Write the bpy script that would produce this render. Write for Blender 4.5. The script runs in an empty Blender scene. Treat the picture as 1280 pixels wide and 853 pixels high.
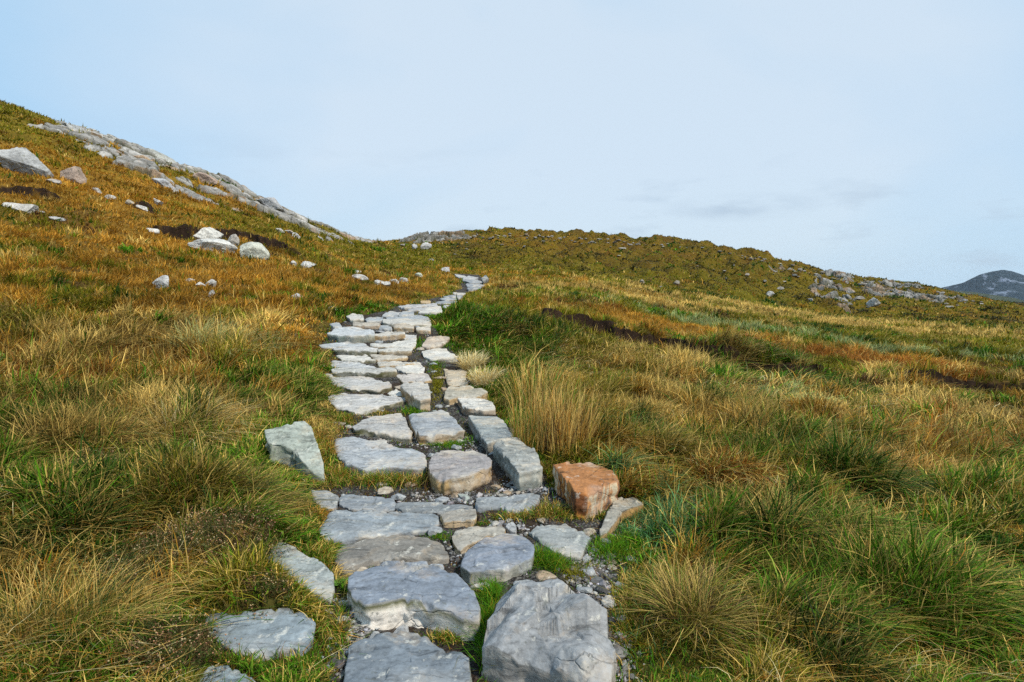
import bpy, math, random
import numpy as np
np.seterr(all='ignore')
rng = np.random.default_rng(7); random.seed(7)
R = math.radians
scene = bpy.context.scene
COL = scene.collection

# ------------------------------------------------------------------ camera
FPX = 22/36*1280; CX, CY = 640.0, 426.5; PITCH = R(5.6); CAMZ = 1.6
cp, sp = math.cos(PITCH), math.sin(PITCH)
cam = bpy.data.cameras.new('camera'); cam.lens = 22; cam.sensor_width = 36
cam.clip_start = 0.05; cam.clip_end = 20000
camo = bpy.data.objects.new('camera', cam); COL.objects.link(camo)
camo.location = (0, 0, CAMZ); camo.rotation_euler = (R(90)-PITCH, 0, 0)
scene.camera = camo

def ray(px, py):
    """direction per metre of forward ground distance for a point of the view"""
    a = (px-CX)/FPX; b = (CY-py)/FPX
    y = cp + b*sp; z = -sp + b*cp
    return a/y, z/y                       # x and z for y = 1

# ------------------------------------------------------------------ noise
def _h(ix, iy, iz, s):
    n = (ix.astype(np.int64)*374761393 + iy.astype(np.int64)*668265263 + iz.astype(np.int64)*2147483647 + s*1274126177) & 0xffffffff
    n = ((n ^ (n >> 13))*1274126177) & 0xffffffff
    n = ((n ^ (n >> 16))*2246822519) & 0xffffffff
    return ((n ^ (n >> 15)) & 0xffffff)/float(0xffffff)
def vnoise(x, y, z=0.0, s=0):
    x, y, z = np.broadcast_arrays(np.asarray(x, float), np.asarray(y, float), np.asarray(z, float))
    ix, iy, iz = np.floor(x), np.floor(y), np.floor(z)
    fx, fy, fz = x-ix, y-iy, z-iz
    fx = fx*fx*(3-2*fx); fy = fy*fy*(3-2*fy); fz = fz*fz*(3-2*fz)
    r = 0
    for a in (0, 1):
        for b in (0, 1):
            for c in (0, 1):
                w = (fx if a else 1-fx)*(fy if b else 1-fy)*(fz if c else 1-fz)
                r = r + w*_h(ix+a, iy+b, iz+c, s)
    return r*2-1
def fbm(x, y, z=0.0, o=4, s=0):
    r = 0; a = .5; t = 0
    for k in range(o):
        r = r + a*vnoise(x*2**k+17.3*k, y*2**k-9.1*k, z*2**k if not np.isscalar(z) or z else 0.0, s+k); t += a; a *= .5
    return r/t*1.3
def sstep(a, b, x):
    t = np.clip((x-a)/(b-a), 0, 1); return t*t*(3-2*t)
def cells(x, y, s=0):
    """jittered-grid voronoi: nearest centre, hashes and gap to the second"""
    ix, iy = np.floor(x), np.floor(y)
    d1 = np.full(x.shape, 9.); d2 = d1.copy(); cx = x.copy(); cy = y.copy()
    for a in (-1, 0, 1):
        for b in (-1, 0, 1):
            gx, gy = ix+a, iy+b; z = np.zeros_like(gx)
            qx = gx+.1+.8*_h(gx, gy, z, s); qy = gy+.1+.8*_h(gx, gy, z, s+1)
            d = np.hypot(qx-x, qy-y); m = d < d1
            d2 = np.where(m, d1, np.minimum(d2, d)); d1 = np.where(m, d, d1)
            cx = np.where(m, qx, cx); cy = np.where(m, qy, cy)
    kx = np.floor(cx*1000); ky = np.floor(cy*1000)
    hs = [_h(kx, ky, np.zeros_like(kx), s+5+k) for k in range(4)]
    return cx, cy, d2-d1, hs

# ------------------------------------------------------------------ terrain from surveyed profiles (view column: row, distance)
PROF = {
 -200: [(700,2.8),(600,3.7),(500,5.2),(420,7.5),(360,10.5),(260,18),(160,30),(62,45),(90,70)],
 0:   [(853,2.1),(700,3.0),(600,4.0),(500,5.8),(420,8.5),(360,12),(300,17),(260,21),(220,27),(180,33),(131,45),(165,70)],
 160: [(853,2.2),(700,3.1),(600,4.2),(500,6.1),(420,9),(360,13.5),(320,18),(280,24),(240,31),(215,37),(186,46),(218,70)],
 320: [(853,2.3),(700,3.2),(600,4.4),(500,6.4),(420,9.4),(370,13.5),(340,19),(310,26),(280,35),(262,42),(248,50),(272,75)],
 440: [(853,2.35),(700,3.3),(600,4.6),(500,6.7),(430,9.2),(395,11.5),(370,16),(345,24),(325,35),(310,46),(301,54),(315,85)],
 560: [(853,2.35),(700,3.34),(600,4.6),(550,5.6),(500,6.8),(450,8.4),(420,9.6),(400,11),(385,14.5),(370,20),(350,30),(335,42),(310,70),(293,95),(306,140)],
 640: [(853,2.35),(700,3.3),(600,4.5),(550,5.4),(500,6.8),(450,8.8),(400,12.5),(370,20),(350,32),(335,48),(310,80),(290,105),(306,150)],
 760: [(853,2.4),(700,3.4),(600,4.7),(500,7.2),(440,11),(400,16),(370,26),(353,42),(343,55),(320,78),(297,110),(312,155)],
 900: [(853,2.4),(700,3.4),(600,4.9),(500,8),(450,11.5),(420,16),(395,24),(377,38),(367,50),(340,72),(309,110),(325,155)],
 1040:[(853,2.4),(700,3.5),(600,5.1),(500,9),(460,12.5),(430,18),(403,33),(392,48),(370,66),(345,90),(364,130)],
 1160:[(853,2.5),(700,3.6),(600,5.3),(500,10),(460,14),(430,22),(408,36),(396,50),(379,68),(361,90),(381,130)],
 1280:[(853,2.5),(700,3.6),(600,5.4),(500,10.5),(460,15),(430,25),(410,40),(399,58),(387,80),(410,130)],
 1480:[(700,3.6),(600,5.4),(500,10.5),(460,15),(430,25),(415,45),(408,80),(425,130)],
}
K = []
for px, L in PROF.items():
    for py, Y in L:
        a, b = ray(px, py); K.append((math.atan(a), math.log(Y*math.hypot(1, a)), b*Y+CAMZ))
for th in np.linspace(-.9, .9, 7):
    K.append((th, math.log(1.0), 0.02)); K.append((th, math.log(.5), 0.0))
K = np.array(K); K[:, 0] *= 1.6
kr = np.exp(K[:, 1])
kv = K[:, 2]/kr
def _phi(d2): return .5*d2*np.log(d2+1e-12)
def _tps():
    n = len(K)
    D = (K[:, None, 0]-K[None, :, 0])**2+(K[:, None, 1]-K[None, :, 1])**2
    A = np.zeros((n+3, n+3)); A[:n, :n] = _phi(D)+np.eye(n)*2e-4
    A[:n, n] = 1; A[:n, n+1] = K[:, 0]; A[:n, n+2] = K[:, 1]; A[n:, :n] = A[:n, n:].T
    return np.linalg.solve(A, np.concatenate([kv, np.zeros(3)]))
TW = _tps()
def base_polar(th, lr):
    sh = th.shape; th = th.ravel(); lr = lr.ravel()
    tc = np.clip(th, -.93, .93)*1.6; lc = np.clip(lr, math.log(.5), math.log(150))
    out = TW[-3]+TW[-2]*tc+TW[-1]*lc
    for k in range(len(K)):
        out += TW[k]*_phi((tc-K[k, 0])**2+(lc-K[k, 1])**2)
    z = out*np.exp(lc)
    z *= 1-sstep(.95, 2.6, np.abs(th))
    z *= sstep(.2, .8, np.exp(lr))
    far = sstep(math.log(150), math.log(900), lr)
    z = z*(1-far) - 150*far
    return z.reshape(sh)
def xy2p(x, y): return np.arctan2(x, y), .5*np.log(x*x+y*y+1e-9)

# lookup grid of the smooth surface
GT = np.concatenate([np.linspace(-math.pi, -.95, 44)[:-1], np.linspace(-.95, .95, 1060), np.linspace(.95, math.pi, 44)[1:]])
GL = np.concatenate([np.linspace(math.log(.25), math.log(1.5), 24)[:-1], np.linspace(math.log(1.5), math.log(155), 860), np.linspace(math.log(155), math.log(4500), 42)[1:]])
TH, LR = np.meshgrid(GT, GL, indexing='ij')
BZ = base_polar(TH, LR)
GX = np.exp(LR)*np.sin(TH); GY = np.exp(LR)*np.cos(TH)
def lookup(F, x, y):
    th, lr = xy2p(x, y)
    i = np.interp(th, GT, np.arange(len(GT))); j = np.interp(lr, GL, np.arange(len(GL)))
    i0 = np.clip(np.floor(i).astype(int), 0, len(GT)-2); j0 = np.clip(np.floor(j).astype(int), 0, len(GL)-2)
    fi = i-i0; fj = j-j0
    return (F[i0, j0]*(1-fi)*(1-fj)+F[i0+1, j0]*fi*(1-fj)+F[i0, j0+1]*(1-fi)*fj+F[i0+1, j0+1]*fi*fj)
def hit(px, py, F=None, ymin=1.2, ymax=200):
    """first point of the land seen at a point of the photo"""
    F = BZ if F is None else F
    a, b = ray(px, py)
    Y = np.exp(np.linspace(math.log(ymin), math.log(ymax), 1600))
    g = lookup(F, a*Y, Y); d = CAMZ+b*Y-g
    idx = np.where(d < 0)[0]
    if len(idx) == 0:
        k = int(np.argmin(np.abs(b*Y+CAMZ-g)[900:]))+900; y = Y[k]
    else:
        k = max(idx[0], 1); t = d[k-1]/(d[k-1]-d[k]); y = Y[k-1]+(Y[k]-Y[k-1])*t
    return np.array([a*y, y, float(lookup(F, np.array([a*y]), np.array([y]))[0])])

# ------------------------------------------------------------------ path corridor
EDGE = [(853,424,784),(800,432,772),(750,434,772),(700,416,795),(650,402,755),(610,392,695),(590,416,676),(550,420,656),(520,420,620),(490,415,600),(460,412,584),(430,405,562),(410,414,544),(400,432,537),(390,476,545),(382,503,558),(376,528,572),(370,553,579),(366,562,584),(361,576,600),(350,573,608),(342,566,596)]
EL = np.array([hit(l, y)[:2] for y, l, r in EDGE]); ER = np.array([hit(r, y)[:2] for y, l, r in EDGE])
def corridor(x, y):
    """signed distance outside (+) of the path, in metres"""
    xl = np.interp(y, EL[:, 1], EL[:, 0]); xr = np.interp(y, ER[:, 1], ER[:, 0])
    d = np.maximum(xl-x, x-xr)
    d = np.where(y > EL[-1, 1], np.maximum(d, y-EL[-1, 1]), d)
    return d + .07*vnoise(x*5, y*5, 0, 91)

# ------------------------------------------------------------------ peat banks (hags)
HAGS = [([(655,394),(700,407),(760,421),(830,436),(880,455),(930,463),(1000,471),(1060,476)], .25),
        ([(1085,474),(1150,482),(1200,487),(1300,496),(1400,500)], .27),
        ([(742,496),(790,510),(850,521)], .17),
        ([(165,283),(230,293),(300,298),(350,315),(405,332)], .52),
        ([(-60,238),(0,240),(50,246),(95,252)], .28),
        ([(150,258),(178,262),(200,262)], .35)]
HAGW = []
for L, h in HAGS:
    HAGW.append((np.array([hit(*p)[:2] for p in L]), h))
def hag_field(x, y):
    """height change, bare-peat mask, signed distance (metres towards the viewer's side)"""
    wx = x+.3*fbm(x*1.1, y*1.1, 0, 3, 31); wy = y+.45*fbm(x*1.3+5, y*1.3, 0, 3, 33)
    dz = np.zeros_like(x); bare = np.zeros_like(x)
    for P, h in HAGW:
        m = (x > P[:, 0].min()-4) & (x < P[:, 0].max()+4) & (y > P[:, 1].min()-6) & (y < P[:, 1].max()+6)
        if not m.any(): continue
        qx, qy = wx[m], wy[m]; bd = np.full(qx.shape, 1e9); bs = np.zeros_like(qx); end = np.zeros_like(qx)
        n = len(P)-1
        for k in range(n):
            a, b = P[k], P[k+1]; e = b-a; l = np.hypot(*e)
            t = ((qx-a[0])*e[0]+(qy-a[1])*e[1])/l/l; tc = np.clip(t, 0, 1)
            dx, dy = qx-a[0]-tc*e[0], qy-a[1]-tc*e[1]; d = np.hypot(dx, dy)
            s = (dx*e[1]-dy*e[0])/l
            g = (k+tc)/n
            u = d < bd; bd = np.where(u, d, bd); bs = np.where(u, np.sign(s)*d, bs)
            end = np.where(u, np.minimum(g, 1-g)*n, end)
        f = sstep(0, 1.1, end)*(.9+.35*vnoise(qx*.9, qy*.9, 0, 37))
        s = bs
        back = np.exp(-(s/2.2)**2)*.8*h; front = -np.exp(-(s/1.2)**2)*.45*h
        k = sstep(-.03, .05+.05*h, s)
        dz[m] += (back*(1-k)+front*k)*f
        bare[m] = np.maximum(bare[m], sstep(-np.maximum(.10, .014*qy), -.03, s)*(1-sstep(.12*h+.05, .25*h+.16, s))*sstep(.15, .5, f)*sstep(-.85, -.45, vnoise(qx*1.6, qy*1.6, 0, 39)))
    return dz, bare

# ------------------------------------------------------------------ rock outcrop regions
def poly_sd(px, py, P):
    d = np.full(px.shape, 1e9); ins = np.zeros(px.shape, bool); n = len(P)
    for k in range(n):
        a, b = P[k], P[(k+1) % n]; e = b-a
        t = np.clip(((px-a[0])*e[0]+(py-a[1])*e[1])/(e@e+1e-12), 0, 1)
        d = np.minimum(d, np.hypot(px-a[0]-t*e[0], py-a[1]-t*e[1]))
        c = (a[1] > py) != (b[1] > py)
        xi = (b[0]-a[0])*(py-a[1])/(b[1]-a[1]+1e-12)+a[0]
        ins ^= c & (px < xi)
    return np.where(ins, d, -d)
OUT = [  # polygon in the photo, farther points given a distance factor; cell size, height, direction, grassy share
 ('left', [(36,158),(70,176),(130,196),(160,210),(205,233),(250,252),(330,276),(400,302),(452,308),(470,302)], [(470,1.12),(330,1.22),(200,1.22),(90,1.15)], (2.5,1.9), .72, .35, .0),
 ('face', [(1012,352),(1018,366),(1040,378),(1052,388),(1066,380),(1064,362),(1066,348),(1036,344)], [], (1.8,1.3), .95, .9, -.1),
 ('shelf', [(1070,352),(1076,362),(1110,372),(1150,378),(1195,386),(1225,388),(1212,378),(1170,366),(1120,354)], [], (1.5,.9), .75, .2, .3),
 ('crest', [(500,304),(520,306),(560,303),(592,300),(590,296),(540,295),(510,298)], [], (1.8,1.0), 1.2, .2, .32),
 ('ledge', [(960,336),(975,350),(1005,356),(1012,344),(990,334)], [], (1.4,.8), .6, .2, .3),
]
OUTW = []
for nm, L, back, cs, amp, rot, gr in OUT:
    P = [hit(*p)[:2] for p in L]
    if back:
        P2 = []
        for px, f in back:
            a, _ = ray(px, 300); i = min(range(len(L)), key=lambda q: abs(L[q][0]-px)); y = 0
            y = {470: 58, 330: 57, 200: 54, 90: 50}[px]; P2.append(np.array([a*y, y]))
        P = P+P2
    OUTW.append((nm, np.array(P), cs, amp, rot, gr))
def outcrop_height(x, y, spec, full=False):
    nm, P, cs, amp, rot, gr = spec
    sd = poly_sd(x, y, P)+.8*fbm(x*.5, y*.5, 0, 3, 51)
    c, s = math.cos(rot), math.sin(rot)
    u = (x*c+y*s); v = (-x*s+y*c)
    u2 = u+.25*fbm(x*1.2, y*1.2, 0, 3, 52); v2 = v+.25*fbm(x*1.2+9, y*1.2, 0, 3, 53)
    cx, cy, gap, hs = cells(u2/cs[0], v2/cs[1], 60)
    _, _, gap2, hs2 = cells(u2/cs[0]*2.7, v2/cs[1]*2.3, 70)
    t = .16+.55*hs[0]*hs[0]+.22*(u2/cs[0]-cx)*(hs[1]*2-1)+.3*(v2/cs[1]-cy)*(hs[2]-.75)
    t += .13*(hs2[0]-.5)
    t -= .62*(1-sstep(0, .18, gap))+.22*(1-sstep(0, .16, gap2))
    t += .05*fbm(x*3, y*3, 0, 3, 54)
    crack = np.maximum((1-sstep(.03, .22, gap)), .6*(1-sstep(.02, .14, gap2)))
    veg = fbm(u*.22+3, v*.32, 0, 3, 55)
    t -= 1.1*sstep(.20-gr, .40-gr, veg)
    hh_ = amp*t*1.0 + np.minimum(sd, 0)*.9*amp - amp*.25*(1-sstep(0, .8, sd))
    return (hh_, crack, hs[3]) if full else hh_

# ------------------------------------------------------------------ final ground height
cor = corridor(GX, GY)
GR = np.exp(LR)
off = sstep(0, .5, cor)
hz, BARE = hag_field(GX, GY)
cxx, cyy, gp, hh = cells(GX/.62, GY/.62, 11)
tuss = .10*(1-sstep(.0, .75, np.hypot(GX/.62-cxx, GY/.62-cyy)))*(.3+hh[0])
hum = .055*fbm(GX*1.1, GY*1.1, 0, 3, 12)
mid = .16*fbm(GX*.35, GY*.35, 0, 3, 13)*sstep(4, 12, GR)
hillm = sstep(42, 62, GR)*sstep(-.12, .0, TH)
farh = hillm*(1-.55*sstep(.42, .6, TH))*(.75*fbm(GX*.16, GY*.16, 0, 4, 14)+.75*fbm(GX*.6, GY*.6, 0, 2, 15))
lefth = sstep(16, 30, GR)*(1-sstep(-.25, -.05, TH))*.28*fbm(GX*.4, GY*.4, 0, 4, 16)
HZ = BZ+off*(tuss+hum+mid+farh+lefth)*sstep(1.0, 2.2, GR)*(1-sstep(200, 400, GR))+hz
HZ += BARE*.045*fbm(GX*3.1, GY*3.1, 0, 3, 18)*np.clip(GR/9, .5, 2.2)
HZ += (1-off)*(.012*fbm(GX*6, GY*6, 0, 3, 17))*(1-sstep(20, 30, GR))
def ground(x, y): return lookup(HZ, np.atleast_1d(np.asarray(x, float)), np.atleast_1d(np.asarray(y, float)))

# ------------------------------------------------------------------ mesh + material helpers
def new_mesh(name, V, loops, starts, totals, mat, cols=None, smooth=True, parent=None, loc=None):
    me = bpy.data.meshes.new(name)
    V = np.asarray(V, np.float32)
    me.vertices.add(len(V)); me.vertices.foreach_set('co', V.ravel())
    me.loops.add(len(loops)); me.loops.foreach_set('vertex_index', np.asarray(loops, np.int32))
    me.polygons.add(len(starts)); me.polygons.foreach_set('loop_start', np.asarray(starts, np.int32))
    me.polygons.foreach_set('loop_total', np.asarray(totals, np.int32))
    me.polygons.foreach_set('use_smooth', np.full(len(starts), bool(smooth)))
    me.update(calc_edges=True)
    if cols is not None:
        for an, c in cols.items():
            c = np.asarray(c, np.float32)
            if c.ndim == 1:
                at = me.attributes.new(an, 'FLOAT', 'POINT'); at.data.foreach_set('value', c)
            else:
                at = me.attributes.new(an, 'FLOAT_COLOR', 'POINT')
                c4 = np.ones((len(c), 4), np.float32); c4[:, :3] = c; at.data.foreach_set('color', c4.ravel())
    me.materials.append(mat)
    o = bpy.data.objects.new(name, me); COL.objects.link(o)
    if loc is not None: o.location = loc
    if parent is not None: o.parent = parent
    return o
def tag(o, label=None, cat=None, group=None, kind=None):
    if label: o['label'] = label
    if cat: o['category'] = cat
    if group: o['group'] = group
    if kind: o['kind'] = kind
    return o
def grid_faces(nu, nv, wrap=False):
    i = np.arange(nu if wrap else nu-1); j = np.arange(nv-1)
    I, J = np.meshgrid(i, j, indexing='ij'); I2 = (I+1) % nu
    q = np.stack([I*nv+J, I2*nv+J, I2*nv+J+1, I*nv+J+1], -1).reshape(-1, 4)
    return q
def from_quads(name, V, Q, mat, **k):
    n = len(Q); return new_mesh(name, V, Q.ravel(), np.arange(n)*4, np.full(n, 4), mat, **k)

class NT:
    def __init__(s, name):
        s.m = bpy.data.materials.new(name); s.m.use_nodes = True; s.t = s.m.node_tree; s.t.nodes.clear()
        s.out = s.n('ShaderNodeOutputMaterial')
    def n(s, ty, ins=None, **kw):
        nd = s.t.nodes.new(ty)
        for k, v in kw.items(): setattr(nd, k, v)
        for k, v in (ins or {}).items():
            if isinstance(v, bpy.types.NodeSocket): s.t.links.new(v, nd.inputs[k])
            else: nd.inputs[k].default_value = v
        return nd
    def pos(s): return s.n('ShaderNodeNewGeometry').outputs['Position']
    def obj(s): return s.n('ShaderNodeTexCoord').outputs['Object']
    def noise(s, vec, scale, detail=4, rough=.55, dist=0, out='Fac'):
        return s.n('ShaderNodeTexNoise', {'Vector': vec, 'Scale': scale, 'Detail': detail, 'Roughness': rough, 'Distortion': dist}).outputs[out]
    def ramp(s, f, stops):
        r = s.n('ShaderNodeValToRGB', {'Fac': f}); e = r.color_ramp.elements
        while len(e) < len(stops): e.new(.5)
        for q, (p, c) in zip(e, stops):
            q.position = p; q.color = (*c, 1) if not np.isscalar(c) else (c, c, c, 1)
        return r.outputs['Color']
    def mix(s, f, a, b, mode='MIX'):
        m = s.n('ShaderNodeMix', data_type='RGBA', blend_type=mode)
        for i, v in ((0, f), (6, a), (7, b)):
            if isinstance(v, bpy.types.NodeSocket): s.t.links.new(v, m.inputs[i])
            else: m.inputs[i].default_value = v if i == 0 else (*v, 1)
        return m.outputs[2]
    def math(s, op, a, b=0.0, c=None):
        m = s.n('ShaderNodeMath', operation=op)
        for i, v in enumerate([a, b] + ([c] if c is not None else [])):
            if isinstance(v, bpy.types.NodeSocket): s.t.links.new(v, m.inputs[i])
            else: m.inputs[i].default_value = v
        return m.outputs[0]
    def attr(s, name, out='Color'): return s.n('ShaderNodeAttribute', attribute_name=name).outputs[out]
    def bsdf(s, col, rough=.9, spec=.2, bump=None, bstr=.5, bdist=.02, extra=None):
        ins = {'Base Color': col, 'Roughness': rough, 'Specular IOR Level': spec}
        if bump is not None:
            b = s.n('ShaderNodeBump', {'Height': bump, 'Strength': bstr, 'Distance': bdist}); ins['Normal'] = b.outputs[0]
        p = s.n('ShaderNodeBsdfPrincipled', ins)
        s.t.links.new(p.outputs[0], s.out.inputs[0]); return p

def mat_stone():
    t = NT('slate_stone'); P = t.obj()
    base = t.attr('Col')
    wr = t.n('ShaderNodeVectorMath', {0: P, 1: t.n('ShaderNodeVectorMath', {0: t.noise(P, 4, 4, out='Color'), 1: (.12, .12, .12)}, operation='MULTIPLY').outputs[0]}, operation='ADD').outputs[0]
    n1 = t.noise(wr, 7, 7, .65); n2 = t.noise(P, 46, 5, .6); n3 = t.noise(P, 2.2, 4, .5)
    gr = t.n('ShaderNodeMapping', {'Vector': wr, 'Scale': (1.6, 7, 9), 'Rotation': (0, 0, .4)}).outputs[0]
    ng = t.noise(gr, 3.2, 6, .65)
    c = t.mix(1.0, base, t.ramp(n1, [(.28, .62), (.42, .90), (.52, 1.0), (.70, 1.30)]), 'MULTIPLY')
    c = t.mix(1.0, c, t.ramp(n2, [(.30, .72), (.55, 1.0), (.75, 1.18)]), 'MULTIPLY')
    c = t.mix(1.0, c, t.ramp(ng, [(.34, .50), (.46, .98), (.72, 1.2)]), 'MULTIPLY')
    c = t.mix(t.ramp(n3, [(.52, 0.), (.70, .4)]), c, (.42, .42, .40))
    c = t.mix(t.ramp(t.noise(wr, 3.3, 5, .7), [(.54, 0.), (.70, .45)]), c, (.36, .26, .15))
    c = t.mix(t.ramp(t.noise(wr, 2.4, 7, .72), [(.56, 0.), (.64, .55)]), c, (.50, .46, .38))
    l = t.ramp(t.noise(P, 15, 4, .7), [(.59, 0.), (.68, .5)])
    c = t.mix(l, c, (.60, .60, .54))
    c = t.mix(t.ramp(t.noise(P, 24, 3, .6), [(.63, 0.), (.69, .6)]), c, (.10, .11, .10))
    # long straight cleavage cracks
    mp = t.n('ShaderNodeMapping', {'Vector': t.n('ShaderNodeVectorMath', {0: P, 1: t.n('ShaderNodeVectorMath', {0: t.noise(P, 9, 3, out='Color'), 1: (.05, .05, .05)}, operation='MULTIPLY').outputs[0]}, operation='ADD').outputs[0], 'Scale': (.55, 2.6, 3.0), 'Rotation': (0, 0, .5)}).outputs[0]
    v = t.n('ShaderNodeTexVoronoi', {'Vector': mp, 'Scale': 2.0}, feature='DISTANCE_TO_EDGE').outputs[0]
    cr = t.ramp(v, [(.0, 1.), (.006, .7), (.02, 0.)])
    crm = t.mix(1.0, cr, t.ramp(t.noise(P, 2.6, 2), [(.57, 0.), (.66, .6)]), 'MULTIPLY')
    c = t.mix(t.math('MULTIPLY', crm, .35), c, (.06, .055, .045))
    h = t.math('ADD', t.math('MULTIPLY', n1, .25), t.math('MULTIPLY', n2, .32))
    h = t.math('ADD', h, t.math('MULTIPLY', ng, .55))
    h = t.math('SUBTRACT', h, t.math('MULTIPLY', crm, .8))
    t.bsdf(c, .75, .25, h, .8, .012)
    return t.m
def mat_rock():
    t = NT('weathered_rock'); P = t.pos()
    base = t.attr('Col')
    n1 = t.noise(P, 1.3, 6, .65); n2 = t.noise(P, 7, 5, .7)
    c = t.mix(1.0, base, t.ramp(n1, [(.3, .62), (.5, 1.), (.7, 1.25)]), 'MULTIPLY')
    c = t.mix(1.0, c, t.ramp(n2, [(.32, .6), (.55, 1.), (.72, 1.2)]), 'MULTIPLY')
    c = t.mix(t.ramp(t.noise(P, .8, 4, .6), [(.62, 0.), (.72, .5)]), c, (.36, .21, .12))
    c = t.mix(t.ramp(t.noise(P, 3.3, 4, .7), [(.58, 0.), (.68, .6)]), c, (.13, .13, .09))
    t.bsdf(c, .9, .2, t.math('ADD', n1, n2), .8, .15)
    return t.m
def mat_grass(name='grass_blade', trans=.22):
    t = NT(name)
    c = t.attr('Col')
    p = t.n('ShaderNodeBsdfPrincipled', {'Base Color': c, 'Roughness': .6, 'Specular IOR Level': .10})
    tr = t.n('ShaderNodeBsdfTranslucent', {'Color': c})
    m = t.n('ShaderNodeMixShader', {0: trans, 1: p.outputs[0], 2: tr.outputs[0]})
    t.t.links.new(m.outputs[0], t.out.inputs[0]); return t.m
def mat_ground():
    t = NT('moor_ground'); P = t.pos(); base = t.attr('Col')
    n1 = t.noise(P, 4, 6, .7); n2 = t.noise(P, 28, 5, .7); n3 = t.noise(P, 1.1, 3)
    c = t.mix(1.0, base, t.ramp(n1, [(.3, .55), (.52, 1.), (.72, 1.4)]), 'MULTIPLY')
    c = t.mix(1.0, c, t.ramp(n2, [(.33, .55), (.5, 1.), (.68, 1.5)]), 'MULTIPLY')
    h = t.math('ADD', n1, t.math('MULTIPLY', n2, .5))
    t.bsdf(c, .95, .1, h, .9, .06)
    return t.m
def mat_path():
    t = NT('gravel_and_soil'); P = t.pos()
    v = t.n('ShaderNodeTexVoronoi', {'Vector': P, 'Scale': 62.0})
    n = t.noise(P, 5, 4); nf = t.noise(P, 60, 4, .7)
    soil = t.ramp(nf, [(.3, (.018, .012, .009)), (.6, (.045, .03, .02)), (.8, (.09, .07, .05))])
    gr = t.mix(1.0, t.ramp(v.outputs['Color'], [(.2, (.04, .04, .04)), (.55, (.11, .11, .11)), (.85, (.30, .30, .28))]), t.ramp(v.outputs['Distance'], [(.2, 1.), (.65, .3)]), 'MULTIPLY')
    c = t.mix(t.ramp(n, [(.42, 0.), (.56, .8)]), soil, gr)
    t.bsdf(c, .9, .2, t.math('ADD', t.math('MULTIPLY', v.outputs['Distance'], -1.), nf), .8, .02)
    return t.m
def mat_plain(name, col, rough=.85):
    t = NT(name); n = t.noise(t.obj(), 14, 4)
    t.bsdf(t.mix(1.0, t.ramp(n, [(.3, .7), (.7, 1.25)]), col, 'MULTIPLY'), rough, .2); return t.m
def mat_mountain(name, veg, veg2, rock, scale):
    t = NT(name); P = t.pos()
    st = t.n('ShaderNodeMapping', {'Vector': P, 'Scale': (1, 1, .55), 'Rotation': (0, .6, .2)}).outputs[0]
    n1 = t.noise(st, scale, 8, .68, .5); n2 = t.noise(P, scale*5, 6, .7)
    c = t.mix(t.ramp(n2, [(.4, 0.), (.62, 1.)]), veg, veg2)
    c = t.mix(t.ramp(n1, [(.54, 0.), (.60, .85)]), c, rock)
    t.bsdf(c, .95, .1, t.math('ADD', n1, n2), 1., 12.)
    return t.m
M_STONE = mat_stone(); M_ROCK = mat_rock(); M_GRASS = mat_grass(); M_GROUND = mat_ground(); M_PATH = mat_path()

# ------------------------------------------------------------------ path stones
SL = (.34, .37, .40); BL = (.27, .31, .35); PALE = (.50, .50, .50); BR = (.27, .25, .22); GRN = (.30, .34, .31)
TAN = (.60, .42, .21); ORG = (.46, .20, .07); QZ = (.72, .67, .60); DK = (.14, .15, .15); MOSS = (.13, .13, .06); LGT = (.58, .57, .54)
G1 = 'stones laid as steps of the path'
G2 = 'rocks lying beside the path'
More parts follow.
